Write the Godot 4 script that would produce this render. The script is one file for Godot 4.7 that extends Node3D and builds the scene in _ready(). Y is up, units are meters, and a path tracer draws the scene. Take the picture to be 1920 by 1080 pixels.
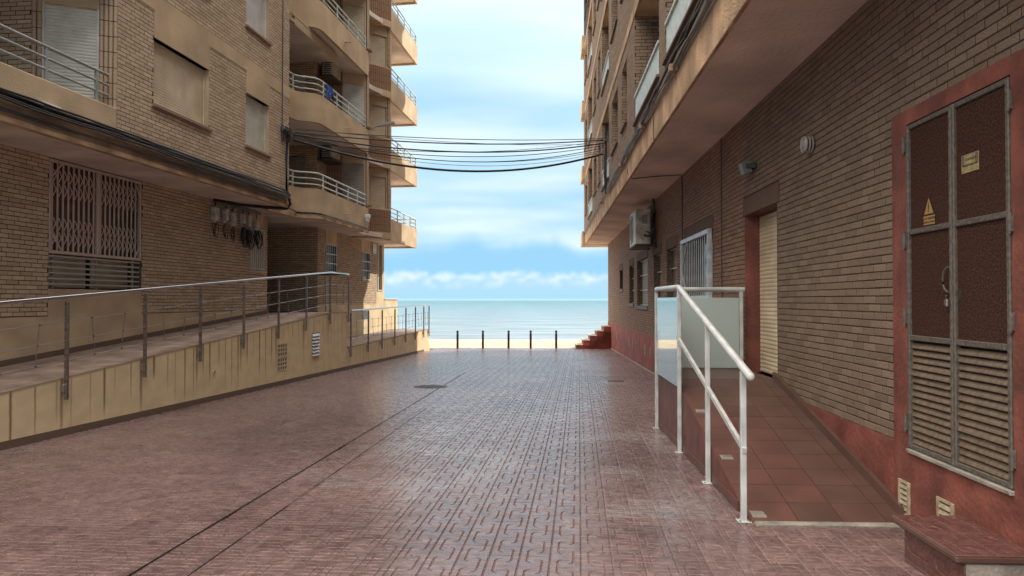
extends Node3D

const EYE := 1.6
const SLOPE := 0.01546
var M := {}
var FX := Transform3D()
var SG := 1.0
var OFF := Vector3.ZERO
var LF := Transform3D()
var RF := Transform3D()
var GF := Transform3D()
var rng := RandomNumberGenerator.new()
var used := {}
var tex_cache := {}


func _ready() -> void:
	rng.seed = 4711
	# ---- camera, sky, sun, exposure
	var cam := Camera3D.new()
	cam.name = "camera"
	cam.fov = 2.0 * rad_to_deg(atan(540.0 / 1423.0))
	cam.position = Vector3(0, EYE, 0)
	cam.rotation.x = atan(23.0 / 1423.0)
	cam.near = 0.05
	cam.far = 20000.0
	add_child(cam)
	cam.current = true
	var env := Environment.new()
	env.background_mode = Environment.BG_SKY
	env.sky = Sky.new()
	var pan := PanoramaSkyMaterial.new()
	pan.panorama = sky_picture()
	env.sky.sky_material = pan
	env.background_energy_multiplier = 1.0
	env.tonemap_mode = Environment.TONE_MAPPER_LINEAR
	env.tonemap_exposure = 2.1
	env.sdfgi_enabled = true
	env.ssao_enabled = true
	env.ssil_enabled = true
	env.fog_enabled = false
	var we := WorldEnvironment.new()
	we.name = "world_environment"
	we.environment = env
	add_child(we)
	var sun := DirectionalLight3D.new()
	sun.name = "sun"
	sun.light_energy = 1.0
	sun.light_color = Color(1.0, 0.97, 0.91)
	sun.light_angular_distance = 0.5
	sun.shadow_enabled = true
	add_child(sun)
	sun.look_at_from_position(Vector3(0.6, 0.56, -0.565) * 50.0, Vector3.ZERO)
	# ---- frames: x along the wall towards the sea (mirrored on the right), y up, z out of the wall
	LF = frame(Vector3(0.1082, 0, -1).normalized(), Vector3(-8.46, 0, 0), 1.0)
	RF = frame(Vector3(0.0478, 0, -1).normalized(), Vector3(2.74, 0, 0), -1.0)
	var uG := Vector3(0.0878, -SLOPE, -1).normalized()
	var nG := Vector3(0, 1, -SLOPE).normalized()
	GF = Transform3D(Basis(nG.cross(-uG).normalized(), nG, -uG), Vector3.ZERO)
	materials()
	ground()
	left_building()
	sea_end_building()
	right_building()
	left_ramp()
	right_ramp()
	small_things_left()
	small_things_right()
	street_things()
	cables()
	litter()
	plants()


func frame(u: Vector3, o: Vector3, sg: float) -> Transform3D:
	var x := u * sg
	return Transform3D(Basis(x, Vector3.UP, x.cross(Vector3.UP)), o)


func use(f: String) -> void:
	OFF = Vector3.ZERO
	FX = LF if f == "L" else RF if f == "R" else GF if f == "G" else Transform3D()
	SG = -1.0 if f == "R" else 1.0


# ------------------------------------------------------------------ nodes
func fix(p: Vector3) -> Vector3:
	return Vector3((p.x - OFF.x) * SG, p.y - OFF.y, p.z - OFF.z)


func numbered(n: String) -> String:
	used[n] = used.get(n, -1) + 1
	return n if used[n] == 0 else "%s_%03d" % [n, used[n]]


func tag(o: Node3D, label: String, category: String, group := "", kind := "") -> void:
	if label:
		o.set_meta("label", label)
	if category:
		o.set_meta("category", category)
	if group:
		o.set_meta("group", group)
	if kind:
		o.set_meta("kind", kind)


func thing(n: String, label: String, category: String, base: Vector3, group := "") -> Node3D:
	var o := Node3D.new()
	o.name = numbered(n)
	OFF = Vector3.ZERO
	o.transform = FX * Transform3D(Basis(), fix(base))
	OFF = base
	tag(o, label, category, group)
	add_child(o, true)
	return o


func part(n: String, parent: Node3D) -> Node3D:
	var o := Node3D.new()
	o.name = n
	parent.add_child(o, true)
	return o


func put(n: String, st: SurfaceTool, m: Material, parent: Node3D) -> MeshInstance3D:
	var o := MeshInstance3D.new()
	o.name = n
	o.mesh = st.commit()
	o.mesh.surface_set_material(0, m)
	parent.add_child(o, true)
	return o


func inst(n: String, mesh: Mesh, at: Transform3D, parent: Node3D, m: Material = null) -> MeshInstance3D:
	var o := MeshInstance3D.new()
	o.name = n
	o.mesh = mesh
	o.transform = at
	if m:
		o.material_override = m
	parent.add_child(o, true)
	return o


# ------------------------------------------------------------------ mesh helpers (all in wall coordinates)
func S() -> SurfaceTool:
	var st := SurfaceTool.new()
	st.begin(Mesh.PRIMITIVE_TRIANGLES)
	return st


func vt(st: SurfaceTool, p: Vector3, n: Vector3) -> void:
	st.set_normal(Vector3(n.x * SG, n.y, n.z))
	st.add_vertex(fix(p))


func tri(st: SurfaceTool, a: Vector3, b: Vector3, c: Vector3, n: Vector3) -> void:
	var flip := (b - a).cross(c - a).dot(n) > 0.0
	if SG < 0.0:
		flip = not flip
	vt(st, a, n)
	if flip:
		vt(st, c, n)
		vt(st, b, n)
	else:
		vt(st, b, n)
		vt(st, c, n)


func qd(st: SurfaceTool, a: Vector3, b: Vector3, c: Vector3, d: Vector3, n := Vector3.ZERO) -> void:
	if n == Vector3.ZERO:
		n = (b - a).cross(c - a).normalized()
	tri(st, a, b, c, n)
	tri(st, a, c, d, n)


func hexa(st: SurfaceTool, v: Array) -> void:
	# v: 8 corners, bottom ring 0-3 then top ring 4-7
	var mid := Vector3.ZERO
	for p in v:
		mid += p / 8.0
	for f in [[0, 1, 2, 3], [4, 5, 6, 7], [0, 1, 5, 4], [1, 2, 6, 5], [2, 3, 7, 6], [3, 0, 4, 7]]:
		var a: Vector3 = v[f[0]]
		var b: Vector3 = v[f[1]]
		var c: Vector3 = v[f[2]]
		var d: Vector3 = v[f[3]]
		var n := (c - a).cross(d - b).normalized()
		if n.dot((a + b + c + d) * 0.25 - mid) < 0.0:
			n = -n
		qd(st, a, b, c, d, n)


func bx(st: SurfaceTool, x0: float, x1: float, y0: float, y1: float, z0: float, z1: float, bev := 0.0) -> void:
	if bev <= 0.0:
		hexa(st, [Vector3(x0, y0, z0), Vector3(x1, y0, z0), Vector3(x1, y0, z1), Vector3(x0, y0, z1), Vector3(x0, y1, z0), Vector3(x1, y1, z0), Vector3(x1, y1, z1), Vector3(x0, y1, z1)])
		return
	var lo := Vector3(minf(x0, x1), minf(y0, y1), minf(z0, z1))
	var hi := Vector3(maxf(x0, x1), maxf(y0, y1), maxf(z0, z1))
	bev = minf(bev, 0.45 * minf(hi.x - lo.x, minf(hi.y - lo.y, hi.z - lo.z)))
	for ax in 3:
		var b := (ax + 1) % 3
		var c := (ax + 2) % 3
		for sgn in [0, 1]:
			var n := Vector3.ZERO
			n[ax] = 1.0 if sgn else -1.0
			var pts := []
			for k in [[0, 0], [1, 0], [1, 1], [0, 1]]:
				var p := Vector3.ZERO
				p[ax] = hi[ax] if sgn else lo[ax]
				p[b] = hi[b] - bev if k[0] else lo[b] + bev
				p[c] = hi[c] - bev if k[1] else lo[c] + bev
				pts.append(p)
			qd(st, pts[0], pts[1], pts[2], pts[3], n)
		# edges along ax
		for sb in [0, 1]:
			for sc in [0, 1]:
				var pb := Vector3.ZERO
				var pc := Vector3.ZERO
				pb[b] = hi[b] if sb else lo[b]
				pb[c] = hi[c] - bev if sc else lo[c] + bev
				pc[b] = hi[b] - bev if sb else lo[b] + bev
				pc[c] = hi[c] if sc else lo[c]
				var n2 := Vector3.ZERO
				n2[b] = 1.0 if sb else -1.0
				n2[c] = 1.0 if sc else -1.0
				var a0 := pb
				var a1 := pb
				var c0 := pc
				var c1 := pc
				a0[ax] = lo[ax] + bev
				c0[ax] = lo[ax] + bev
				a1[ax] = hi[ax] - bev
				c1[ax] = hi[ax] - bev
				qd(st, a0, a1, c1, c0, n2.normalized())
	for i in 8:
		var sx := i & 1
		var sy := (i >> 1) & 1
		var sz := (i >> 2) & 1
		var e := Vector3(hi.x if sx else lo.x, hi.y if sy else lo.y, hi.z if sz else lo.z)
		var inw := Vector3(-bev if sx else bev, -bev if sy else bev, -bev if sz else bev)
		tri(st, e + Vector3(0, inw.y, inw.z), e + Vector3(inw.x, 0, inw.z), e + Vector3(inw.x, inw.y, 0), -inw.normalized())


func prism(st: SurfaceTool, pts: PackedVector2Array, y0: float, y1: float) -> void:
	# pts: (x, z) outline of a vertical prism
	var area := 0.0
	for i in pts.size():
		area += pts[i].cross(pts[(i + 1) % pts.size()])
	for i in pts.size():
		var a := pts[i]
		var b := pts[(i + 1) % pts.size()]
		var e := (b - a).normalized()
		var n := Vector3(e.y, 0, -e.x) * (1.0 if area > 0.0 else -1.0)
		qd(st, Vector3(a.x, y0, a.y), Vector3(b.x, y0, b.y), Vector3(b.x, y1, b.y), Vector3(a.x, y1, a.y), n)
	var ix := Geometry2D.triangulate_polygon(pts)
	for k in range(0, ix.size(), 3):
		for yy in [[y0, -1.0], [y1, 1.0]]:
			tri(st, Vector3(pts[ix[k]].x, yy[0], pts[ix[k]].y), Vector3(pts[ix[k + 1]].x, yy[0], pts[ix[k + 1]].y), Vector3(pts[ix[k + 2]].x, yy[0], pts[ix[k + 2]].y), Vector3(0, yy[1], 0))


func side_prism(st: SurfaceTool, pts: PackedVector2Array, z0: float, z1: float) -> void:
	# pts: (x, y) outline, extruded along z
	var area := 0.0
	for i in pts.size():
		area += pts[i].cross(pts[(i + 1) % pts.size()])
	for i in pts.size():
		var a := pts[i]
		var b := pts[(i + 1) % pts.size()]
		var e := (b - a).normalized()
		var n := Vector3(e.y, -e.x, 0) * (1.0 if area > 0.0 else -1.0)
		qd(st, Vector3(a.x, a.y, z0), Vector3(b.x, b.y, z0), Vector3(b.x, b.y, z1), Vector3(a.x, a.y, z1), n)
	var ix := Geometry2D.triangulate_polygon(pts)
	for k in range(0, ix.size(), 3):
		for zz in [[z0, -1.0], [z1, 1.0]]:
			tri(st, Vector3(pts[ix[k]].x, pts[ix[k]].y, zz[0]), Vector3(pts[ix[k + 1]].x, pts[ix[k + 1]].y, zz[0]), Vector3(pts[ix[k + 2]].x, pts[ix[k + 2]].y, zz[0]), Vector3(0, 0, zz[1]))


func ribbon(st: SurfaceTool, line: Array, t: float, y0: float, y1: float) -> void:
	# a wall of thickness t along a plan line of Vector2(x, z); the line is its outer face, t goes to the right-hand side
	var n := line.size()
	var inner := []
	for i in n:
		var d := Vector2.ZERO
		if i > 0:
			d += (line[i] - line[i - 1]).normalized()
		if i < n - 1:
			d += (line[i + 1] - line[i]).normalized()
		d = d.normalized()
		var seg: Vector2 = (line[min(i + 1, n - 1)] - line[max(i - 1, 0)]).normalized()
		inner.append(line[i] + Vector2(d.y, -d.x) * t / maxf(0.5, absf(d.dot(seg))))
	for i in n - 1:
		var a: Vector2 = line[i]
		var b: Vector2 = line[i + 1]
		var c: Vector2 = inner[i + 1]
		var d2: Vector2 = inner[i]
		var e := (b - a).normalized()
		var o := Vector3(-e.y, 0, e.x)
		qd(st, Vector3(a.x, y0, a.y), Vector3(b.x, y0, b.y), Vector3(b.x, y1, b.y), Vector3(a.x, y1, a.y), o)
		qd(st, Vector3(d2.x, y0, d2.y), Vector3(c.x, y0, c.y), Vector3(c.x, y1, c.y), Vector3(d2.x, y1, d2.y), -o)
		qd(st, Vector3(a.x, y1, a.y), Vector3(b.x, y1, b.y), Vector3(c.x, y1, c.y), Vector3(d2.x, y1, d2.y), Vector3.UP)
		qd(st, Vector3(a.x, y0, a.y), Vector3(b.x, y0, b.y), Vector3(c.x, y0, c.y), Vector3(d2.x, y0, d2.y), Vector3.DOWN)
		if i == 0:
			qd(st, Vector3(a.x, y0, a.y), Vector3(d2.x, y0, d2.y), Vector3(d2.x, y1, d2.y), Vector3(a.x, y1, a.y), Vector3(-e.x, 0, -e.y))
		if i == n - 2:
			qd(st, Vector3(b.x, y0, b.y), Vector3(c.x, y0, c.y), Vector3(c.x, y1, c.y), Vector3(b.x, y1, b.y), Vector3(e.x, 0, e.y))


func tube(st: SurfaceTool, pts: Array, r: float, seg := 8, flat := 1.0) -> void:
	var n := pts.size()
	var up := Vector3.UP
	var rings := []
	for i in n:
		var d := Vector3.ZERO
		if i > 0:
			d += (pts[i] - pts[i - 1]).normalized()
		if i < n - 1:
			d += (pts[i + 1] - pts[i]).normalized()
		d = d.normalized()
		var a := d.cross(up)
		if a.length() < 0.05:
			a = d.cross(Vector3.RIGHT)
		a = a.normalized()
		var b := a.cross(d).normalized()
		var ring := []
		for k in seg:
			var t := TAU * (k + 0.5) / seg
			ring.append([a * cos(t) + b * sin(t), pts[i] + (a * cos(t) + b * sin(t) * flat) * r])
		rings.append(ring)
	for i in n - 1:
		for k in seg:
			var j := (k + 1) % seg
			var A = rings[i][k]
			var B = rings[i][j]
			var C = rings[i + 1][j]
			var D = rings[i + 1][k]
			var out: Vector3 = A[0] + B[0]
			for t in [[A, B, C], [A, C, D]]:
				var flip: bool = (t[1][1] - t[0][1]).cross(t[2][1] - t[0][1]).dot(out) > 0.0
				if SG < 0.0:
					flip = not flip
				vt(st, t[0][1], t[0][0])
				if flip:
					vt(st, t[2][1], t[2][0])
					vt(st, t[1][1], t[1][0])
				else:
					vt(st, t[1][1], t[1][0])
					vt(st, t[2][1], t[2][0])
	for e in [[0, 1], [n - 1, n - 2]]:
		var nn: Vector3 = (pts[e[0]] - pts[e[1]]).normalized()
		for k in seg:
			tri(st, pts[e[0]], rings[e[0]][k][1], rings[e[0]][(k + 1) % seg][1], nn)


func bar(st: SurfaceTool, a: Vector3, b: Vector3, w: float, h: float) -> void:
	# a square bar from a to b: w across, h in the plane of the bar and «up»
	var d := (b - a).normalized()
	var side := d.cross(Vector3.UP)
	if side.length() < 0.05:
		side = Vector3(0, 0, 1)
	side = side.normalized()
	var up := side.cross(d).normalized()
	var v := []
	for p in [a, b]:
		v.append(p - side * w / 2 - up * h / 2)
		v.append(p + side * w / 2 - up * h / 2)
		v.append(p + side * w / 2 + up * h / 2)
		v.append(p - side * w / 2 + up * h / 2)
	hexa(st, v)


func lathe(st: SurfaceTool, at: Vector3, prof: Array, seg := 20, axis := 1) -> void:
	# prof: Vector2(radius, height) along the axis
	for i in prof.size() - 1:
		var p: Vector2 = prof[i]
		var q: Vector2 = prof[i + 1]
		var e := (q - p).normalized()
		for k in seg:
			var c := []
			for t in [[p, k], [p, k + 1], [q, k + 1], [q, k]]:
				var an: float = TAU * t[1] / seg
				var rr: Vector2 = t[0]
				var dirv := Vector2(cos(an), sin(an))
				var pos := Vector3(dirv.x * rr.x, rr.y, dirv.y * rr.x)
				var nor := Vector3(dirv.x * e.y, -e.x, dirv.y * e.y)
				if axis == 2:
					pos = Vector3(pos.x, pos.z, pos.y)
					nor = Vector3(nor.x, nor.z, nor.y)
				elif axis == 0:
					pos = Vector3(pos.y, pos.x, pos.z)
					nor = Vector3(nor.y, nor.x, nor.z)
				c.append([at + pos, nor])
			var mean: Vector3 = c[0][1] + c[1][1] + c[2][1] + c[3][1]
			for t in [[0, 1, 2], [0, 2, 3]]:
				var flip: bool = (c[t[1]][0] - c[t[0]][0]).cross(c[t[2]][0] - c[t[0]][0]).dot(mean) > 0.0
				if SG < 0.0:
					flip = not flip
				vt(st, c[t[0]][0], c[t[0]][1])
				var o1: int = t[2] if flip else t[1]
				var o2: int = t[1] if flip else t[2]
				vt(st, c[o1][0], c[o1][1])
				vt(st, c[o2][0], c[o2][1])


# a wall plane: start (x, z) in plan, direction along it, normal out of it
class Plane2:
	var p: Vector2
	var d: Vector2
	var n: Vector2
	func _init(p_: Vector2, d_: Vector2, n_: Vector2) -> void:
		p = p_
		d = d_.normalized()
		n = n_.normalized()
	func at(a: float, y: float, o := 0.0) -> Vector3:
		return Vector3(p.x + d.x * a + n.x * o, y, p.y + d.y * a + n.y * o)


func street(w: float) -> Plane2:
	return Plane2.new(Vector2(0, w), Vector2(1, 0), Vector2(0, 1))


func sheet(st: SurfaceTool, pl: Plane2, a0: float, a1: float, y0: float, y1: float, holes: Array, o := 0.0) -> void:
	var xs := [a0, a1]
	var ys := [y0, y1]
	for h in holes:
		for k in [0, 2]:
			if h[k] > a0 and h[k] < a1:
				xs.append(h[k])
		for k in [1, 3]:
			if h[k] > y0 and h[k] < y1:
				ys.append(h[k])
	xs.sort()
	ys.sort()
	var nn := Vector3(pl.n.x, 0, pl.n.y)
	for i in xs.size() - 1:
		for j in ys.size() - 1:
			if xs[i + 1] - xs[i] < 1e-4 or ys[j + 1] - ys[j] < 1e-4:
				continue
			var c := Vector2((xs[i] + xs[i + 1]) / 2, (ys[j] + ys[j + 1]) / 2)
			var open := false
			for h in holes:
				if c.x > h[0] and c.x < h[2] and c.y > h[1] and c.y < h[3]:
					open = true
			if not open:
				qd(st, pl.at(xs[i], ys[j], o), pl.at(xs[i + 1], ys[j], o), pl.at(xs[i + 1], ys[j + 1], o), pl.at(xs[i], ys[j + 1], o), nn)


func reveal(st: SurfaceTool, pl: Plane2, a0: float, a1: float, y0: float, y1: float, o0: float, o1: float) -> void:
	# the four inner faces of an opening, from depth o0 (inside) to o1
	var t := Vector3(pl.d.x, 0, pl.d.y)
	qd(st, pl.at(a0, y0, o0), pl.at(a0, y1, o0), pl.at(a0, y1, o1), pl.at(a0, y0, o1), t)
	qd(st, pl.at(a1, y0, o0), pl.at(a1, y1, o0), pl.at(a1, y1, o1), pl.at(a1, y0, o1), -t)
	qd(st, pl.at(a0, y1, o0), pl.at(a1, y1, o0), pl.at(a1, y1, o1), pl.at(a0, y1, o1), Vector3.DOWN)
	qd(st, pl.at(a0, y0, o0), pl.at(a1, y0, o0), pl.at(a1, y0, o1), pl.at(a0, y0, o1), Vector3.UP)


func pbox(st: SurfaceTool, pl: Plane2, a0: float, a1: float, y0: float, y1: float, o0: float, o1: float) -> void:
	hexa(st, [pl.at(a0, y0, o0), pl.at(a1, y0, o0), pl.at(a1, y0, o1), pl.at(a0, y0, o1), pl.at(a0, y1, o0), pl.at(a1, y1, o0), pl.at(a1, y1, o1), pl.at(a0, y1, o1)])


func pbasis(pl: Plane2) -> Basis:
	var z := Vector3(pl.n.x * SG, 0, pl.n.y)
	return Basis(Vector3.UP.cross(z), Vector3.UP, z)


# ------------------------------------------------------------------ bricks
func brick_mesh(L: float, H: float) -> ArrayMesh:
	var keep := [OFF, SG]
	OFF = Vector3.ZERO
	SG = 1.0
	var st := S()
	var x := L / 2
	var y := H / 2
	var b := 0.0032
	var z0 := -0.022
	var ring := [Vector2(-1, -1), Vector2(1, -1), Vector2(1, 1), Vector2(-1, 1)]
	var f := []
	var e := []
	var k := []
	for r in ring:
		f.append(Vector3(r.x * (x - b), r.y * (y - b), 0))
		e.append(Vector3(r.x * x, r.y * y, -b))
		k.append(Vector3(r.x * x, r.y * y, z0))
	qd(st, f[0], f[1], f[2], f[3], Vector3(0, 0, 1))
	for i in 4:
		var j := (i + 1) % 4
		var n := Vector3(0, -1, 0) if i == 0 else Vector3(1, 0, 0) if i == 1 else Vector3(0, 1, 0) if i == 2 else Vector3(-1, 0, 0)
		qd(st, f[i], f[j], e[j], e[i], (n + Vector3(0, 0, 1)).normalized())
		qd(st, e[i], e[j], k[j], k[i], n)
	OFF = keep[0]
	SG = keep[1]
	return st.commit()


# lays courses of a running bond on a plane into list: [transform, shade, length]
func lay(list: Array, pl: Plane2, a0: float, a1: float, y0: float, y1: float, holes: Array, L: float, H: float, J: float) -> void:
	var rows := int(round((y1 - y0) / (H + J)))
	var ch := (y1 - y0) / rows
	for r in rows:
		var yc := y0 + (r + 0.5) * ch
		var spans := [[a0, a1]]
		for h in holes:
			if yc > h[1] and yc < h[3]:
				var nxt := []
				for s in spans:
					if h[2] <= s[0] or h[0] >= s[1]:
						nxt.append(s)
					else:
						if h[0] > s[0]:
							nxt.append([s[0], h[0]])
						if h[2] < s[1]:
							nxt.append([h[2], s[1]])
				spans = nxt
		var off := (L + J) * (0.5 if r % 2 else 0.0) + 0.02 * sin(r * 2.3)
		for s in spans:
			var k := int(floor((s[0] - off) / (L + J)))
			while true:
				var b0 := off + k * (L + J) + J / 2
				var b1 := b0 + L
				k += 1
				if b0 >= s[1]:
					break
				var c0 := maxf(b0, s[0] + (J / 2 if s[0] > a0 + 0.001 else 0.0))
				var c1 := minf(b1, s[1] - (J / 2 if s[1] < a1 - 0.001 else 0.0))
				if c1 - c0 < 0.03:
					continue
				var mid := pl.at((c0 + c1) / 2 + rng.randf_range(-0.002, 0.002), yc + rng.randf_range(-0.0015, 0.0015), rng.randf_range(-0.0010, 0.0012))
				var bs := pbasis(pl) * Basis(Vector3(0, 0, 1), rng.randf_range(-0.006, 0.006))
				list.append([Transform3D(bs.scaled_local(Vector3((c1 - c0) / L, 1, 1)), fix(mid)), clampf(rng.randfn(0.5, 0.22), 0.0, 1.0), c1 - c0])


func finish_bricks(list: Array, wall: Node3D, mesh: ArrayMesh, m: Material, lo: Color, hi: Color, most := 300, patch := 0.0, beyond := -1e9, tint := Color.WHITE) -> void:
	var base: Transform3D = wall.get_parent().transform
	var noise := FastNoiseLite.new()
	noise.seed = 5
	noise.frequency = 0.5
	var rank := []
	for i in list.size():
		var t: Transform3D = base * list[i][0]
		var p := t.origin - Vector3(0, EYE, 0)
		var d := -p.z
		var score := 0.0
		list[i][1] = clampf(list[i][1] + patch * noise.get_noise_3dv(t.origin), 0.0, 1.0)
		if d > 0.5 and absf(p.x / d) < 0.69 and absf(p.y / d + 0.016 * -1.0) < 0.4:
			score = absf(t.basis.z.normalized().dot(p.normalized())) * list[i][2] / p.length_squared()
		rank.append([score, i])
	rank.sort_custom(func(a, b): return a[0] > b[0] if a[0] != b[0] else a[1] < b[1])
	var mats := []
	for k in 7:
		var mm: StandardMaterial3D = m.duplicate()
		mm.vertex_color_use_as_albedo = false
		mm.albedo_color = lo.lerp(hi, k / 6.0).linear_to_srgb()
		mats.append(mm)
	var rest := []
	for k in rank.size():
		var e = list[rank[k][1]]
		if k < most and rank[k][0] > 0.0:
			inst("brick", mesh, e[0], wall, mats[int(round(e[1] * 6.0))])
		else:
			rest.append(e)
	if rest.is_empty():
		return
	var mm2 := MultiMesh.new()
	mm2.transform_format = MultiMesh.TRANSFORM_3D
	mm2.use_colors = true
	var me: ArrayMesh = mesh.duplicate()
	me.surface_set_material(0, m)
	mm2.mesh = me
	mm2.instance_count = rest.size()
	for k in rest.size():
		mm2.set_instance_transform(k, rest[k][0])
		var bc := lo.lerp(hi, rest[k][1])
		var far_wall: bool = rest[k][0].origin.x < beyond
		mm2.set_instance_color(k, bc * tint if far_wall and rest[k][0].origin.z < 0.3 else bc * Color(1.3, 1.27, 1.25) if beyond > -1e8 and rest[k][0].origin.z > 0.6 else bc)  # upper-storey bricks lightened: grazing sheen put into their colour
	var o := MultiMeshInstance3D.new()
	o.name = "brickwork"
	o.multimesh = mm2
	o.set_meta("kind", "stuff")
	wall.add_child(o, true)


# ------------------------------------------------------------------ materials
func nt(freq: float, lo: float, hi: float, oct := 4, sd := 1, size := 512, normal := 0.0, type := FastNoiseLite.TYPE_SIMPLEX_SMOOTH) -> NoiseTexture2D:
	var key := "%f %f %f %d %d %d %f %d" % [freq, lo, hi, oct, sd, size, normal, type]
	if tex_cache.has(key):
		return tex_cache[key]
	var t := NoiseTexture2D.new()
	t.width = size
	t.height = size
	t.seamless = true
	var n := FastNoiseLite.new()
	n.noise_type = type
	n.seed = sd
	n.frequency = freq
	n.fractal_octaves = oct
	t.noise = n
	if normal > 0.0:
		t.as_normal_map = true
		t.bump_strength = normal
	else:
		var g := Gradient.new()
		g.set_color(0, Color(lo, lo, lo))
		g.set_color(1, Color(hi, hi, hi))
		t.color_ramp = g
	tex_cache[key] = t
	return t


func mat(n: String, c: Color, rough: float, tex: Texture2D = null, scale := 1.0, nrm: Texture2D = null, nstr := 1.0) -> StandardMaterial3D:
	var m := StandardMaterial3D.new()
	m.resource_name = n
	m.albedo_color = c.linear_to_srgb()
	m.roughness = rough
	if tex or nrm:
		m.uv1_triplanar = true
		m.uv1_world_triplanar = true
		m.uv1_scale = Vector3.ONE * scale
	if tex:
		m.albedo_texture = tex
	if nrm:
		m.normal_enabled = true
		m.normal_texture = nrm
		m.normal_scale = nstr
	M[n] = m
	return m


func materials() -> void:
	var grime := nt(0.006, 0.62, 1.0, 5, 3)
	var soft := nt(0.004, 0.80, 1.0, 5, 8)
	var grain := nt(0.05, 0.80, 1.0, 3, 4)
	var bump := nt(0.06, 0, 1, 4, 9, 512, 3.0)
	var fine := nt(0.12, 0, 1, 3, 12, 512, 2.5)
	mat("brick_tan", Color(1, 1, 1), 0.85, grain, 1.3, bump, 0.7).vertex_color_use_as_albedo = true
	mat("brick_brown", Color(1, 1, 1), 0.8, nt(0.05, 0.72, 1.0, 4, 14), 1.7, bump, 1.1).vertex_color_use_as_albedo = true
	mat("mortar_tan", Color(0.058, 0.036, 0.021), 0.95, grain, 2.0, fine, 0.8)
	mat("mortar_brown", Color(0.042, 0.026, 0.017), 0.95, grain, 2.0, fine, 0.8)
	mat("plaster_tan", Color(0.62, 0.455, 0.295), 0.92, soft, 0.35, fine, 0.25)
	mat("plaster_cream", Color(0.74, 0.575, 0.355), 0.92, soft, 0.35, fine, 0.25)
	mat("fascia_tan", Color(0.66, 0.43, 0.26), 0.9, grime, 0.4, fine, 0.5)
	mat("soffit_paint", Color(0.82, 0.71, 0.63), 0.9, soft, 0.3, fine, 0.3)
	mat("soffit_brown", Color(0.80, 0.63, 0.56), 0.9, soft, 0.22, fine, 0.4)
	mat("skirting", Color(0.16, 0.10, 0.07), 0.7, grain, 1.0)
	mat("ramp_floor", Color(0.33, 0.235, 0.19), 0.75, grime, 0.5, fine, 0.5)
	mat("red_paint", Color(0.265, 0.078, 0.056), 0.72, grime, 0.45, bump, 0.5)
	mat("red_frame", Color(0.275, 0.084, 0.062), 0.7, grime, 0.6, bump, 0.5)
	mat("red_tile", Color(0.116, 0.060, 0.047), 0.42, soft, 0.9, fine, 0.15)
	mat("red_tile_light", Color(0.123, 0.064, 0.050), 0.45, soft, 0.7, fine, 0.15)
	mat("red_tile_dark", Color(0.110, 0.056, 0.044), 0.4, soft, 0.8, fine, 0.15)
	mat("tile_grout", Color(0.36, 0.22, 0.17), 0.95, grain, 1.0)
	mat("cement", Color(0.40, 0.36, 0.31), 0.95, grime, 0.8, bump, 0.8)
	mat("shutter_cream", Color(0.60, 0.50, 0.36), 0.5, soft, 0.8)
	mat("shutter_beige", Color(0.82, 0.68, 0.48), 0.5, soft, 0.7)
	mat("shutter_grey", Color(0.70, 0.68, 0.60), 0.5, soft, 0.8)
	mat("shutter_white", Color(0.74, 0.74, 0.73), 0.45, soft, 0.8)
	mat("shutter_dull", Color(0.34, 0.31, 0.25), 0.55, soft, 0.8)
	mat("ceramic", Color(0.50, 0.35, 0.23), 0.4, grain, 1.5)
	mat("ceramic_dark", Color(0.33, 0.19, 0.12), 0.4, grain, 1.5)
	mat("sill_stone", Color(0.36, 0.22, 0.15), 0.6, grain, 1.2)
	mat("dark_gap", Color(0.03, 0.024, 0.02), 0.9)
	mat("gate_paint", Color(0.68, 0.52, 0.43), 0.5, grain, 3.0)
	mat("gate_back", Color(0.24, 0.16, 0.11), 0.8, grime, 0.8)
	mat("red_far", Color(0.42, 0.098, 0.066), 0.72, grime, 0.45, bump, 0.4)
	mat("red_side", Color(0.21, 0.062, 0.042), 0.45, grime, 0.8, fine, 0.15)
	mat("red_walk", Color(0.140, 0.060, 0.046), 0.45, soft, 0.8, fine, 0.15)
	mat("bar_grey", Color(0.48, 0.45, 0.38), 0.5, grain, 3.0)
	mat("white_paint", Color(0.60, 0.61, 0.60), 0.35, soft, 1.5)
	mat("rail_paint", Color(0.60, 0.66, 0.62), 0.35, soft, 1.5)
	mat("rail_grey", Color(0.36, 0.37, 0.36), 0.4, soft, 1.5)
	var st := mat("stainless", Color(0.55, 0.54, 0.53), 0.28, grain, 4.0)
	st.metallic = 1.0
	var sd := mat("stainless_dull", Color(0.42, 0.36, 0.31), 0.38, grime, 3.0)
	sd.metallic = 0.9
	var hr := mat("handrail_steel", Color(0.62, 0.62, 0.66), 0.22, grain, 3.0)
	hr.metallic = 1.0
	mat("cable_black", Color(0.012, 0.012, 0.014), 0.5)
	mat("cable_grey", Color(0.06, 0.06, 0.065), 0.55)
	mat("bollard_black", Color(0.006, 0.006, 0.007), 0.5)
	mat("cast_iron", Color(0.075, 0.065, 0.06), 0.55, grime, 3.0, bump, 0.8).metallic = 0.4
	mat("ac_white", Color(0.74, 0.68, 0.57), 0.45, grime, 0.9)
	mat("ac_dark", Color(0.05, 0.05, 0.05), 0.6)
	mat("ac_brown", Color(0.13, 0.095, 0.075), 0.6, grime, 1.5)
	mat("meter_box", Color(0.76, 0.70, 0.62), 0.55, grime, 2.0)
	mat("door_frame", Color(0.175, 0.148, 0.122), 0.6, nt(0.02, 0.55, 1.0, 5, 21), 2.2, bump, 0.5)
	mat("rust_mesh", Color(0.120, 0.060, 0.043), 0.8, nt(0.09, 0.42, 1.0, 4, 33), 1.1, nt(0.16, 0, 1, 3, 35, 512, 6.0), 0.6).metallic_specular = 0.2
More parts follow.
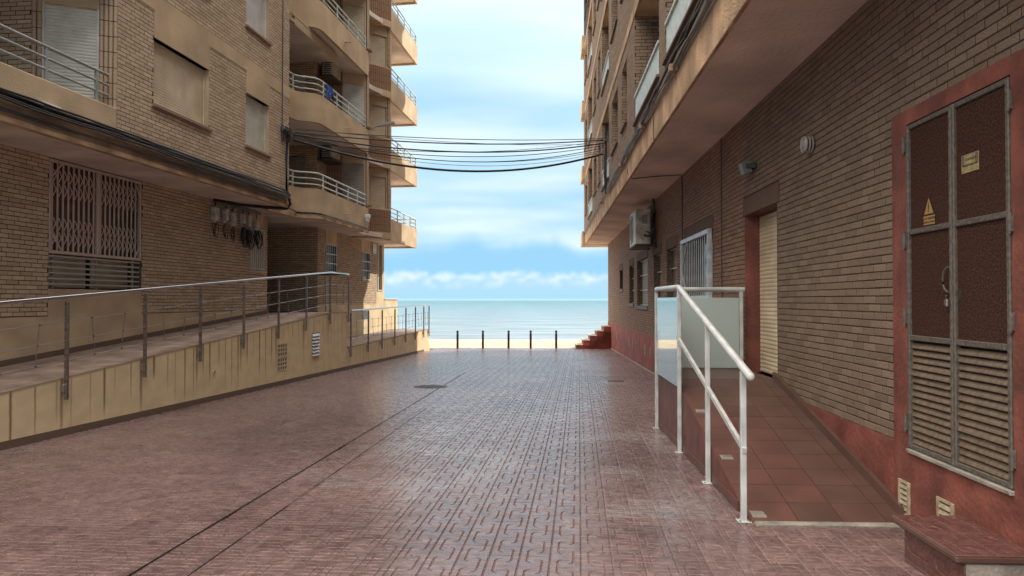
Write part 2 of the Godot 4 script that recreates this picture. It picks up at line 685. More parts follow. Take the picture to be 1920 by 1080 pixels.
	mat("louvre_metal", Color(0.225, 0.158, 0.110), 0.6, nt(0.02, 0.6, 1.0, 5, 22), 1.8, bump, 0.3)
	mat("sign_yellow", Color(0.46, 0.26, 0.075), 0.5, grain, 4.0)
	mat("sign_cream", Color(0.50, 0.40, 0.19), 0.5, grime, 3.0)
	mat("sign_black", Color(0.015, 0.013, 0.012), 0.6)
	mat("lead", Color(0.02, 0.018, 0.016), 0.8)
	mat("vent_cream", Color(0.56, 0.46, 0.32), 0.6, grime, 2.0)
	mat("vent_white", Color(0.74, 0.74, 0.72), 0.5, soft, 2.0)
	mat("cap_grey", Color(0.50, 0.46, 0.40), 0.5, grime, 2.0)
	mat("blue_cloth", Color(0.02, 0.07, 0.30), 0.85)
	mat("awning_cloth", Color(0.42, 0.31, 0.20), 0.9)
	mat("lamp_grey", Color(0.16, 0.165, 0.16), 0.5)
	var dl := mat("dead_leaf", Color(1, 1, 1), 0.9)
	dl.vertex_color_use_as_albedo = true
	mat("leaf_green", Color(0.045, 0.075, 0.03), 0.6)
	mat("seam_dirt", Color(0.016, 0.014, 0.013), 1.0).metallic_specular = 0.0
	mat("foam_white", Color(0.8, 0.8, 0.78), 0.6)
	mat("sand", Color(0.50, 0.39, 0.27), 0.95, grime, 0.25, bump, 1.0)
	mat("promenade", Color(0.46, 0.37, 0.28), 0.9, soft, 0.5, fine, 0.6)
	mat("pavement_base", Color(0.10, 0.07, 0.06), 0.95, grain, 1.0)
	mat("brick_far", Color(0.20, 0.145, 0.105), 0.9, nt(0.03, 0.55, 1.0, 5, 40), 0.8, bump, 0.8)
	var gl := mat("mirror_glass", Color(0.40, 0.47, 0.46), 0.04)
	gl.metallic = 0.55
	var fg := mat("frosted_glass", Color(0.40, 0.46, 0.44), 0.35)
	fg.metallic = 0.0
	var wg := mat("window_glass", Color(0.10, 0.13, 0.14), 0.05)
	wg.metallic = 0.3
	# water
	var w := mat("sea_water", Color(1, 1, 1), 0.22, null, 1.0, nt(0.03, 0, 1, 5, 61, 512, 5.0), 0.8)
	w.vertex_color_use_as_albedo = true
	w.uv1_scale = Vector3(0.008, 0.03, 0.03)
	w.albedo_texture = nt(0.012, 0.62, 1.0, 5, 62)
	# pavement
	var rough := nt(0.022, 0.08, 0.44, 5, 71)
	for k in 2:
		var t := mat("tile_top" if k == 0 else "tile_groove", Color(1, 1, 1), 0.85 if k == 0 else 0.95, nt(0.03, 0.72, 1.0, 5, 72), 0.6, fine, 0.06)
		t.vertex_color_use_as_albedo = true
		if k == 0:
			t.roughness_texture = rough
			t.roughness_texture_channel = BaseMaterial3D.TEXTURE_CHANNEL_RED
			t.roughness = 1.0
			t.metallic_specular = 0.52


# ------------------------------------------------------------------ sky: air and clouds
func sky_picture() -> ImageTexture:
	var sd := Vector3(0.6, 0.56, -0.565).normalized()
	var W := 1536
	var H := 768
	var im := Image.create(W, H, false, Image.FORMAT_RGBF)
	var n1 := FastNoiseLite.new()
	n1.seed = 11
	n1.frequency = 1.0
	n1.fractal_octaves = 5
	var n2 := FastNoiseLite.new()
	n2.seed = 23
	n2.frequency = 1.0
	n2.fractal_octaves = 5
	for j in H:
		var el := PI / 2 - PI * (j + 0.5) / H
		var ce := cos(el)
		var se := sin(el)
		var deg := rad_to_deg(el)
		for i in W:
			var az := TAU * ((i + 0.5) / W - 0.5)
			var dir := Vector3(sin(az) * ce, se, -cos(az) * ce)
			var c := Color(0.30, 0.66, 0.93)
			if deg < -0.3:
				c = Color(0.42, 0.52, 0.55)
			else:
				# clear air: deeper overhead, a clear turquoise band low over the sea
				var low := exp(-maxf(deg, 0.0) / 4.0)
				c = Color(0.33, 0.65, 0.90).lerp(Color(0.30, 0.70, 0.95), low)
				# high thin veil, stretched along the horizon
				var pl := Vector3(dir.x, 0, dir.z) / (se + 0.10)
				var v := n1.get_noise_2d(pl.x * 0.34 + 3.0, pl.z * 0.75) * 0.75 + n1.get_noise_2d(pl.x * 1.1, pl.z * 2.6 + 40.0) * 0.28
				var cover := 0.80 + 1.15 * v
				cover += 0.22 * exp(-pow((deg - 10.8) / 1.8, 2.0)) + 0.25 * exp(-pow((deg - 5.6) / 1.3, 2.0)) - 0.35 * exp(-pow((deg - 8.0) / 1.1, 2.0)) - 0.25 * exp(-pow((deg - 13.6) / 1.2, 2.0))
				cover *= smoothstep(3.2, 4.9, deg + 1.6 * n2.get_noise_2d(az * 6.0, 7.0))
				cover = clampf(cover, 0.0, 1.0)
				var shade := clampf(0.5 + 1.2 * n2.get_noise_2d(pl.x * 0.5 + 9.0, pl.z * 1.2), 0.0, 1.0)
				var cl := Color(0.47, 0.80, 0.98).lerp(Color(0.76, 0.985, 1.03), shade)
				c = c.lerp(cl, cover * 0.92)
				# thin veil; brightness and warmth added overhead and near the sun to fill shade
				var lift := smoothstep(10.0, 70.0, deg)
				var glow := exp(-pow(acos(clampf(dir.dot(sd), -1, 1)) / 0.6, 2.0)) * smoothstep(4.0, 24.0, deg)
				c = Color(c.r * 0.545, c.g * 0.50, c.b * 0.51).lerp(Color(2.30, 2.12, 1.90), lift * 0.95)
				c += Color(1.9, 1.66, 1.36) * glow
				# the grey-blue bank on the horizon with a cumulus edge
				var x := az * 14.0
				var top := 1.95 + 0.35 * n2.get_noise_2d(x * 1.3, 1.0) + 0.45 * absf(n2.get_noise_2d(x * 4.0, 5.0))
				var bank := 1.0 - smoothstep(top - 0.12, top + 0.10, deg)
				var puff := clampf(0.5 + 1.6 * n1.get_noise_2d(x * 3.0, deg * 5.0) + 0.9 * (deg - top + 0.35), 0.0, 1.0)
				var bc := Color(0.25, 0.38, 0.465).lerp(Color(0.46, 0.515, 0.535), puff * smoothstep(0.7, 1.5, deg))
				bc = bc.lerp(Color(0.215, 0.37, 0.455), 1.0 - smoothstep(0.0, 1.1, deg))
				c = c.lerp(bc, bank * (0.82 if deg > 0.5 else 0.95))
			im.set_pixel(i, j, c)
	return ImageTexture.create_from_image(im)


# ------------------------------------------------------------------ ground, beach, sea
func gy(d: float) -> float:
	return -SLOPE * d


func ground() -> void:
	use("G")
	var pave := Node3D.new()
	pave.name = "pavement"
	pave.transform = GF
	tag(pave, "", "", "", "structure")
	add_child(pave)
	# bed under the tiles (local z is towards the camera)
	var st := S()
	bx(st, -12, 12, -0.3, -0.010, -33.75, 16)
	put("pavement_bed", st, M.pavement_base, pave)
	var tile := tile_mesh()
	var variants := []
	var lo := Color(0.172, 0.108, 0.102)
	var hi := Color(0.335, 0.228, 0.217)
	for k in 8:
		var me: ArrayMesh = tile.duplicate()
		for s in 2:
			var m: StandardMaterial3D = me.surface_get_material(s).duplicate()
			m.albedo_color = lo.lerp(hi, k / 7.0).linear_to_srgb()
			me.surface_set_material(s, m)
		variants.append(me)
	var noise := FastNoiseLite.new()
	noise.seed = 3
	noise.frequency = 0.22
	noise.fractal_octaves = 4
	var P := 0.2
	var list := []
	for j in range(5, 168):
		for i in range(-60, 50):
			var x := i * P + 0.1135
			var z := -(j + 0.5) * P
			var wpos := GF * Vector3(x, 0, z)
			var d := -wpos.z
			var xl := -6.86 + 0.1082 * d - 0.1
			var xr := 2.74 + 0.0478 * d + 0.1
			if wpos.x < xl or wpos.x > xr or absf(wpos.x) > 0.8 * d + 1.2:
				continue
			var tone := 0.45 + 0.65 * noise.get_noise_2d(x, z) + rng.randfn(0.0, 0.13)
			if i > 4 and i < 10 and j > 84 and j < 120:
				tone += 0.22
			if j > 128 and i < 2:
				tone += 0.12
			var b := Basis()
			b = b.rotated(Vector3.RIGHT, rng.randfn(0.0, 0.0025)).rotated(Vector3.BACK, rng.randfn(0.0, 0.0025))
			var score := 0.0
			if d > 4.0 and absf(wpos.x / d) < 0.66:
				score = 1.0 / d
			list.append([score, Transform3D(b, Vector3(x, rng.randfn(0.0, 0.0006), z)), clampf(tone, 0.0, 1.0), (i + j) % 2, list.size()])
	list.sort_custom(func(a, b): return a[0] > b[0] if a[0] != b[0] else a[4] < b[4])
	var mirror := tile_mesh(true)
	var mirrored := []
	for k in 8:
		var me2: ArrayMesh = mirror.duplicate()
		for s in 2:
			me2.surface_set_material(s, variants[k].surface_get_material(s))
		mirrored.append(me2)
	for k in mini(300, list.size()):
		var v := int(round(list[k][2] * 7.0))
		inst("paving_tile", mirrored[v] if list[k][3] else variants[v], list[k][1], pave)
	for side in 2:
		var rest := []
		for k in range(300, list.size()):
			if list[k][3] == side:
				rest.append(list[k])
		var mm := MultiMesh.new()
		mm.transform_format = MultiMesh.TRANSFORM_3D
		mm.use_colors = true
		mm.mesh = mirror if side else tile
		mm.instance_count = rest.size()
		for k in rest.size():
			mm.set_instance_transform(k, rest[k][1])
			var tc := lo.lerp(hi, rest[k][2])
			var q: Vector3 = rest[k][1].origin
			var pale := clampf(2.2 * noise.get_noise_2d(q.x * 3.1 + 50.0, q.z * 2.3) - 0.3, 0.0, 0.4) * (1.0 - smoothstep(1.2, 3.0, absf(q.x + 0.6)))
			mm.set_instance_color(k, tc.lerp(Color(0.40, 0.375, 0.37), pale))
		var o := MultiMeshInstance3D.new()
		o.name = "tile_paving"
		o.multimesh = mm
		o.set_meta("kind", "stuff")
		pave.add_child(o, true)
	# two long dark seams where the paving was cut
	for sx in [[-2.715, -4.0, -2.99, -20.0], [-2.355, -4.0, -2.52, -12.5]]:
		var ss := S()
		for k in 16:
			var t0 := k / 16.0
			var t1 := (k + 1) / 16.0
			var p0 := Vector3(lerpf(sx[0], sx[2], t0), 0.0012, lerpf(sx[1], sx[3], t0))
			var p1 := Vector3(lerpf(sx[0], sx[2], t1), 0.0012, lerpf(sx[1], sx[3], t1))
			bar(ss, p0, p1, rng.randf_range(0.011, 0.020) if sx[3] < -15.0 else rng.randf_range(0.003, 0.013), 0.003)
		put("seam", ss, M.seam_dirt, pave)
	use("W")
	# promenade strip, beach, sea
	var pr := S()
	hexa(pr, [Vector3(-60, -1.2, -33.7), Vector3(60, -1.2, -33.7), Vector3(60, -1.2, -36.2), Vector3(-60, -1.2, -36.2), Vector3(-60, -0.528, -33.7), Vector3(60, -0.528, -33.7), Vector3(60, -0.55, -36.2), Vector3(-60, -0.55, -36.2)])
	tag(put("promenade", pr, M.promenade, self), "", "", "", "structure")
	var sa := S()
	var wob := FastNoiseLite.new()
	wob.seed = 9
	wob.frequency = 0.12
	var nz := 24
	var nx := 60
	var sp := func(i: int, j: int) -> Vector3:
		var x := -120.0 + 240.0 * i / nx
		var t := float(j) / nz
		var z := -36.2 - 42.0 * t
		return Vector3(x, -0.60 - 1.75 * t + (0.10 * wob.get_noise_2d(x, z) if j > 0 else 0.0), z)
	for i in nx:
		for j in nz:
			qd(sa, sp.call(i, j), sp.call(i + 1, j), sp.call(i + 1, j + 1), sp.call(i, j + 1), Vector3.UP)
	sa.generate_normals()
	tag(put("beach", sa, M.sand, self), "", "", "", "structure")
	var se := S()
	var zs := [60.0, 70.0, 75.0, 82.0, 90.0, 105.0, 125.0, 160.0, 220.0, 320.0, 500.0, 900.0, 1800.0, 4000.0, 9000.0, 16000.0]
	for k in zs.size() - 1:
		var a: float = zs[k]
		var b: float = zs[k + 1]
		var xa := a * 1.5 + 60.0
		var xb := b * 1.5 + 60.0
		for v in [[-xa, a], [xb, b], [xa, a], [-xa, a], [-xb, b], [xb, b]]:
			var far: float = clampf(log(v[1] / 70.0) / log(12.0), 0.0, 1.0)
			se.set_color(Color(0.23, 0.26, 0.27).lerp(Color(0.02, 0.135, 0.175), far))
			vt(se, Vector3(v[0], -2.0, -v[1]), Vector3.UP)
	tag(put("sea", se, M.sea_water, self), "", "", "", "structure")


func groove(u: float, v: float) -> float:
	# distance, in tile sides, to one of the two moulded lines (each is the other turned half round)
	var best := 9.0
	for k in 2:
		var p := Vector2(u, v) if k == 0 else Vector2(1.0 - u, 1.0 - v)
		var d := 9.0
		if p.y < 0.47:
			d = absf(p.x - 0.25)
		elif p.x > 0.46:
			d = absf(p.y - 0.68)
		else:
			d = absf(p.distance_to(Vector2(0.46, 0.47)) - 0.21)
		best = minf(best, d)
	return best


func tile_h(u: float, v: float) -> float:
	var g := 1.0 - smoothstep(0.013, 0.033, groove(u, v))
	var e := minf(minf(u, 1.0 - u), minf(v, 1.0 - v))
	var j := 1.0 - smoothstep(0.009, 0.028, e)
	return -0.0064 * maxf(g, j)


func tile_mesh(mirrored := false) -> ArrayMesh:
	var N := 44
	var P := 0.2
	var me := ArrayMesh.new()
	for s in 2:
		var st := S()
		for i in N:
			for j in N:
				var deep := tile_h((i + 0.5) / N, (j + 0.5) / N) < -0.0026
				if deep != (s == 1):
					continue
				var c := []
				for k in [[0, 0], [1, 0], [1, 1], [0, 1]]:
					var u := float(i + k[0]) / N
					var v := float(j + k[1]) / N
					var h := tile_h(u, v)
					var e := 0.004
					var n := Vector3(-(tile_h(u + e, v) - tile_h(u - e, v)) / (2 * e * P), 1, -(tile_h(u, v + e) - tile_h(u, v - e)) / (2 * e * P)).normalized()
					var x := (u - 0.5) * P
					if mirrored:
						x = -x
						n.x = -n.x
					c.append([Vector3(x, h, (v - 0.5) * P), n, h])
				for t in [[0, 1, 2], [0, 2, 3]]:
					for q in ([0, 2, 1] if mirrored else [0, 1, 2]):
						var w = c[t[q]]
						st.set_color(Color(0.76, 0.725, 0.74).lerp(Color(0.86, 0.755, 0.72), clampf(-w[2] / 0.0064, 0, 1)))
						st.set_normal(w[1])
						st.add_vertex(w[0])
		st.set_material(M.tile_top if s == 0 else M.tile_groove)
		st.commit(me)
	return me


# ------------------------------------------------------------------ shared building pieces
func slat_mesh(pl: Plane2, len_: float, pitch: float) -> ArrayMesh:
	# one roller-shutter slat, its lower left corner at the origin of the plane's own axes
	var keep := OFF
	OFF = Vector3.ZERO
	var st := S()
	var prof := [Vector2(0.0, -0.004), Vector2(0.12, 0.002), Vector2(0.5, 0.006), Vector2(0.88, 0.002), Vector2(1.0, -0.004)]
	var q := Plane2.new(Vector2.ZERO, pl.d, pl.n)
	for i in prof.size() - 1:
		var a: Vector2 = prof[i]
		var b: Vector2 = prof[i + 1]
		var e := Vector2((b.x - a.x) * pitch, b.y - a.y).normalized()
		var n := Vector3(pl.n.x * e.x, -e.y, pl.n.y * e.x)
		qd(st, q.at(0, a.x * pitch, a.y), q.at(len_, a.x * pitch, a.y), q.at(len_, b.x * pitch, b.y), q.at(0, b.x * pitch, b.y), n)
	OFF = keep
	return st.commit()


func shutter(parent: Node3D, pl: Plane2, a0: float, a1: float, y0: float, y1: float, o: float, pitch: float, m: Material, single := true) -> void:
	var n := int(round((y1 - y0) / pitch))
	pitch = (y1 - y0) / n
	var bk := S()
	pbox(bk, pl, a0, a1, y0, y1, o - 0.03, o - 0.008)
	put("shutter_back", bk, M.dark_gap, parent)
	var me := slat_mesh(pl, a1 - a0, pitch)
	if single:
		for k in n:
			inst("slat", me, Transform3D(Basis(), fix(pl.at(a0, y0 + k * pitch, o))), parent, m)
		return
	var st := S()
	for k in n:
		st.append_from(me, 0, Transform3D(Basis(), fix(pl.at(a0, y0 + k * pitch, o))))
	put("shutter", st, m, parent)


func shutter_window(bld: Node3D, pl: Plane2, a0: float, a1: float, y0: float, y1: float, m: Material, rev: Material, single: bool, sill := true, depth := 0.10) -> Node3D:
	var w := part("window", bld)
	var st := S()
	reveal(st, pl, a0, a1, y0, y1, -depth - 0.03, -0.009)
	put("jamb", st, rev, w)
	shutter(w, pl, a0 + 0.03, a1 - 0.03, y0 + 0.01, y1, -depth, 0.045, m, single)
	var g := S()
	for e in [[a0 + 0.002, a0 + 0.035], [a1 - 0.035, a1 - 0.002]]:
		pbox(g, pl, e[0], e[1], y0 + 0.005, y1 - 0.002, -depth - 0.02, -depth + 0.02)
	put("guide", g, m, w)
	if sill:
		var s := S()
		pbox(s, pl, a0 - 0.05, a1 + 0.07, y0 - 0.045, y0, -depth, 0.05)
		put("sill", s, M.sill_stone, w)
	return w


func ceramic_face(parent: Node3D, pl: Plane2, a0: float, a1: float, y0: float, y1: float, o: float, n: int, m: Material, single := true, h := 0.22) -> void:
	# upright half-round ceramic pieces side by side, with a joint every h
	var wd := (a1 - a0) / n
	var rows := int(round((y1 - y0) / h))
	h = (y1 - y0) / rows
	var bk := S()
	pbox(bk, pl, a0, a1, y0, y1, o - 0.03, o - 0.004)
	put("ceramic_bed", bk, M.mortar_tan, parent)
	var keep := OFF
	OFF = Vector3.ZERO
	var st := S()
	var q := Plane2.new(Vector2.ZERO, pl.d, pl.n)
	var K := 5
	for k in K:
		var t0 := PI * k / K
		var t1 := PI * (k + 1) / K
		var r := wd * 0.46
		var pa := [wd / 2 - cos(t0) * r, sin(t0) * r * 0.5]
		var pb := [wd / 2 - cos(t1) * r, sin(t1) * r * 0.5]
		var tm := (t0 + t1) / 2
		var nn := Vector3(pl.d.x * -cos(tm) * 0.6 + pl.n.x * sin(tm), 0, pl.d.y * -cos(tm) * 0.6 + pl.n.y * sin(tm)).normalized()
		qd(st, q.at(pa[0], 0.006, pa[1]), q.at(pb[0], 0.006, pb[1]), q.at(pb[0], h - 0.006, pb[1]), q.at(pa[0], h - 0.006, pa[1]), nn)
		tri(st, q.at(wd / 2, h - 0.006, 0), q.at(pa[0], h - 0.006, pa[1]), q.at(pb[0], h - 0.006, pb[1]), Vector3.UP)
		tri(st, q.at(wd / 2, 0.006, 0), q.at(pa[0], 0.006, pa[1]), q.at(pb[0], 0.006, pb[1]), Vector3.DOWN)
	var me := st.commit()
	OFF = keep
	if single:
		for i in n:
			for r in rows:
				inst("ceramic_tile", me, Transform3D(Basis(), fix(pl.at(a0 + i * wd, y0 + r * h, o))), parent, m)
		return
	var all := S()
	for i in n:
		for r in rows:
			all.append_from(me, 0, Transform3D(Basis(), fix(pl.at(a0 + i * wd, y0 + r * h, o))))
	put("ceramic_tiles", all, m, parent)


# rail of three tubes with posts along a plan line, on a parapet of height y
func parapet_rail(bal: Node3D, line: Array, y: float, m: Material, posts: Array, h := 0.42) -> void:
	for k in 3:
		var st := S()
		var pts := []
		for p in line:
			pts.append(Vector3(p.x, y + h - k * 0.155, p.y))
		tube(st, pts, 0.024 if k == 0 else 0.019, 8)
		put("rail", st, m, bal)
	for p in posts:
		var s2 := S()
		bx(s2, p.x - 0.018, p.x + 0.018, y - 0.02, y + h, p.y - 0.018, p.y + 0.018)
		put("post", s2, m, bal)


# ------------------------------------------------------------------ left side
const LP := 2.55   # storey height
const DIAG := Vector2(-0.498, -0.868)
const DIAGN := Vector2(-0.868, 0.498)


func left_building() -> void:
	use("L")
	var b := thing("brick_apartment_building", "tan brick apartment building above the steel-railed ramp, with gated window and roller shutters", "building", Vector3(12, 0, 0))
	var wall := part("wall", b)
	var list := []
	var pl := street(0.0)
	var holes := [[11.83, 1.35, 14.26, 3.9], [18.72, 2.34, 19.52, 3.9]]
	var st := S()
	sheet(st, pl, 3, 19.76, 1.35, 3.83, holes, -0.0038)
	var end0 := Plane2.new(Vector2(19.76, 0), Vector2(0, -1), Vector2(1, 0))
	sheet(st, end0, 0, 4, -0.3, 3.83, [], -0.002)
	lay(list, pl, 8.2, 19.76, 1.36, 3.83, holes, 0.226, 0.0565, 0.0105)
	# first floor and up, brick piers with plaster bands between
	var up := street(1.1)
	var A0 := 11.86
	var A1 := 18.48
	var uh := []
	for k in 5:
		var o := LP * k
		uh.append([12.82, 4.88 + o, 14.65, 6.46 + o])
		uh.append([16.19, 4.88 + o, 17.35, 6.46 + o])
		uh.append([A0 - 1, 6.46 + o, A1 + 1, 6.745 + o])
	sheet(st, up, A0, A1, 3.9, 16.6, uh, -0.0038)
	lay(list, up, A0, A1, 4.07, 9.3, uh, 0.226, 0.0565, 0.0105)
	for k in 2:
		for a in [14.65, 17.35]:
			lay(list, Plane2.new(Vector2(a + 0.002, 1.1), Vector2(0, -1), Vector2(-1, 0)), 0.0, 0.11, 4.88 + LP * k, 6.0 + LP * k, [], 0.226, 0.0565, 0.0105)
	var e2 := Plane2.new(Vector2(A1, 1.1), Vector2(0, -1), Vector2(1, 0))
	sheet(st, e2, 0, 4, 3.83, 16.6, [], 0.0)
	# brick side of the balcony notch, facing the camera
	var q0 := Vector2(A0, 1.1) + DIAG * 1.15
	var side := Plane2.new(q0, Vector2(0, -1), Vector2(-1, 0))
	sheet(st, side, 0, 3, 3.98, 16.6, [], -0.0038)
	lay(list, side, 0, 2.2, 3.98, 6.38, [], 0.226, 0.0565, 0.0105)
	put("mortar", st, M.mortar_tan, wall)
	finish_bricks(list, wall, brick_mesh(0.226, 0.0565), M.brick_tan, Color(0.52, 0.365, 0.24), Color(0.74, 0.57, 0.41), 300, 0.25)
	# plaster
	var p := S()
	sheet(p, pl, 3, 19.76, -0.4, 1.35, [], 0.006)
	bx(p, 11.83, 14.26, 1.35, 1.78, -0.3, 0.008)
	bx(p, 18.72, 19.52, 3.4, 3.83, -0.2, 0.004)
	for k in 5:
		var o := LP * k
		bx(p, 12.82, 14.65, 6.0 + o, 6.46 + o, 0.8, 1.108)
		bx(p, 16.19, 17.35, 6.0 + o, 6.46 + o, 0.8, 1.108)
		bx(p, A0, A1, 6.462 + o, 6.743 + o, 0.9, 1.108)
	put("plaster", p, M.plaster_tan, b)
	var sk := S()
	for i in 14:
		var s0 := 3.0 + i * 2.0
		var s1 := minf(s0 + 2.0, 19.7)
		if s1 > s0:
			hexa(sk, [Vector3(s0, ramp_y(s0), 0.0), Vector3(s1, ramp_y(s1), 0.0), Vector3(s1, ramp_y(s1), 0.022), Vector3(s0, ramp_y(s0), 0.022), Vector3(s0, ramp_y(s0) + 0.085, 0.0), Vector3(s1, ramp_y(s1) + 0.085, 0.0), Vector3(s1, ramp_y(s1) + 0.085, 0.022), Vector3(s0, ramp_y(s0) + 0.085, 0.022)])
	put("skirting", sk, M.skirting, b)
	# overhang
	var so := S()
	bx(so, 3, A1, 3.83, 3.98, -3.0, 1.1)
	put("soffit_slab", so, M.soffit_paint, b)
	var fa := S()
	bx(fa, 3, A1 + 0.06, 3.815, 3.90, 1.04, 1.135, 0.012)
	bx(fa, 3, A1, 3.9, 4.07, 1.0, 1.104)
	put("fascia", fa, M.fascia_tan, b)
	# windows
	for k in 5:
		var o := LP * k
		shutter_window(b, up, 12.82, 14.65, 4.88 + o, 6.0 + o, M.shutter_beige, M.plaster_tan, k == 0)
		shutter_window(b, up, 16.19, 17.35, 4.88 + o, 6.0 + o, M.shutter_grey if k == 0 else M.shutter_white, M.plaster_tan, k < 2)
	# balcony in the notch
	var dg := Plane2.new(Vector2(A0, 1.1), DIAG, DIAGN)
	var door := part("balcony_door", b)
	shutter(door, dg, 0.285, 0.99, 3.98, 6.04, -0.03, 0.05, M.shutter_grey, true)
	var fr := S()
	pbox(fr, dg, 0.262, 0.29, 3.98, 6.06, -0.06, 0.0)
	pbox(fr, dg, 0.985, 1.01, 3.98, 6.06, -0.06, 0.0)
	put("frame", fr, M.shutter_grey, door)
	var lin := S()
	pbox(lin, dg, 0.26, 1.15, 6.06, 6.4, -0.1, 0.0)
	pbox(lin, dg, 0.0, 1.15, 6.53, 16.6, -0.1, 0.0)
	put("lintel", lin, M.plaster_tan, b)
	var col := part("ceramic_column", b)
	ceramic_face(col, dg, 0.005, 0.26, 3.98, 6.38, 0.0, 4, M.ceramic, true, 0.24)
	var col2 := part("ceramic_column", b)
	ceramic_face(col2, dg, 1.01, 1.15, 3.98, 6.38, 0.0, 2, M.ceramic, true, 0.24)
	var bal := part("balcony", b)
	var pa := S()
	bx(pa, 3, 11.84, 3.99, 4.56, 1.0, 1.1, 0.012)
	put("parapet", pa, M.plaster_tan, bal)
	parapet_rail(bal, [Vector2(3, 1.05), Vector2(11.70, 1.05)], 4.56, M.rail_grey, [Vector2(8.6, 1.05), Vector2(10.38, 1.05), Vector2(11.42, 1.05)], 0.47)
	var ce := S()
	for k in range(1, 6):
		bx(ce, 3, A0 - 0.01, 3.83 + LP * k, 3.98 + LP * k, -3.0, 1.095)
	put("balcony_slab", ce, M.soffit_paint, b)
	var back := S()
	bx(back, 3, 11.2, 3.98, 16.6, -3.2, -3.0)
	bx(back, 2.9, 3.0, -0.5, 16.6, -3.2, 1.0)
	bx(back, 3, 19.7, -0.5, 3.82, -1.2, -1.0)
	bx(back, 3, 19.7, 16.6, 16.8, -4, 1.1)
	put("back_wall", back, M.plaster_tan, b)
	# gated window under the overhang
	var g := part("gated_window", b)
	var rv := S()
	reveal(rv, pl, 11.83, 14.26, 1.785, 3.825, -0.28, -0.0038)
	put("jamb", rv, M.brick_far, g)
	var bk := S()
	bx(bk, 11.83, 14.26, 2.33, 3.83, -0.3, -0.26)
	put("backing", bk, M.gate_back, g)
	var lower := S()
	bx(lower, 11.95, 12.98, 1.80, 2.31, -0.24, -0.2, 0.01)
	bx(lower, 13.12, 14.15, 1.80, 2.31, -0.24, -0.2, 0.01)
	put("lower_panel", lower, M.shutter_cream, g)
	var lb := S()
	bx(lb, 11.83, 14.26, 1.78, 2.33, -0.3, -0.28)
	put("lower_backing", lb, M.dark_gap, g)
	for k in 6:
		var s := S()
		bx(s, 11.84, 14.25, 1.84 + 0.088 * k, 1.872 + 0.088 * k, -0.06, -0.03, 0.006)
		put("bar", s, M.bar_grey, g)
	for x in [12.0, 13.05, 14.08]:
		var s := S()
		bx(s, x, x + 0.03, 1.79, 2.33, -0.09, -0.062)
		put("upright", s, M.bar_grey, g)
	var gf := S()
	bx(gf, 11.84, 14.25, 2.335, 2.385, -0.06, 0.0, 0.006)
	bx(gf, 11.84, 14.25, 3.77, 3.815, -0.06, 0.0, 0.006)
	bx(gf, 11.84, 11.88, 2.385, 3.77, -0.06, 0.0, 0.006)
	bx(gf, 14.21, 14.25, 2.385, 3.77, -0.06, 0.0, 0.006)
	put("frame", gf, M.gate_paint, g)
	for leaf in 2:
		var x0 := 11.9 if leaf == 0 else 13.08
		var n := 9 if leaf == 0 else 9
		var stp := 1.12 / n
		for k in n:
			var s := S()
			bx(s, x0 + k * stp + 0.02, x0 + k * stp + 0.045, 2.385, 3.77, -0.045, -0.02, 0.004)
			put("bar", s, M.gate_paint, g)
		var la := S()
		for k in n - 1:
			var xa := x0 + k * stp + 0.032
			for y in [2.48, 2.70, 3.24, 3.46]:
				bar(la, Vector3(xa, y, -0.014), Vector3(xa + stp, y + 0.2, -0.014), 0.006, 0.016)
				bar(la, Vector3(xa, y + 0.2, -0.0075), Vector3(xa + stp, y, -0.0075), 0.006, 0.016)
		put("lattice", la, M.gate_paint, g)
	var mid := S()
	bx(mid, 13.0, 13.06, 2.385, 3.77, -0.055, -0.005, 0.006)
	put("meeting_stile", mid, M.gate_paint, g)
	var br := S()
	for e in [[11.87, 3.52, 12.12, 3.78], [11.87, 2.66, 12.12, 2.38], [14.22, 3.48, 14.03, 3.78], [14.22, 2.62, 14.03, 2.38]]:
		bar(br, Vector3(e[0], e[1], 0.004), Vector3(e[2], e[3], 0.004), 0.008, 0.03)
	put("corner_brace", br, M.gate_paint, g)
	# barred window near the portal
	var w := part("barred_window", b)
	var r2 := S()
	reveal(r2, pl, 18.72, 19.52, 2.34, 3.4, -0.14, -0.0038)
	put("jamb", r2, M.plaster_tan, w)
	shutter(w, pl, 18.74, 19.5, 2.34, 3.4, -0.1, 0.045, M.shutter_cream, false)
	for k in 7:
		var s := S()
		bx(s, 18.76 + k * 0.12, 18.78 + k * 0.12, 2.36, 3.39, 0.012, 0.03)
		put("bar", s, M.vent_white, w)
	for y in [2.38, 2.95, 3.37]:
		var s := S()
		bx(s, 18.72, 19.54, y, y + 0.022, 0.005, 0.012)
		put("bar", s, M.vent_white, w)
	var sl := S()
	bx(sl, 18.66, 19.58, 2.28, 2.33, -0.1, 0.06, 0.008)
	put("sill", sl, M.plaster_tan, w)


func balcony_front() -> Array:
	return [Vector2(18.49, 0.55), Vector2(19.9, 0.55), Vector2(20.14, 0.58), Vector2(20.28, 0.68), Vector2(20.36, 0.84), Vector2(20.46, 0.99), Vector2(20.62, 1.08), Vector2(20.85, 1.10), Vector2(24.93, 1.10)]


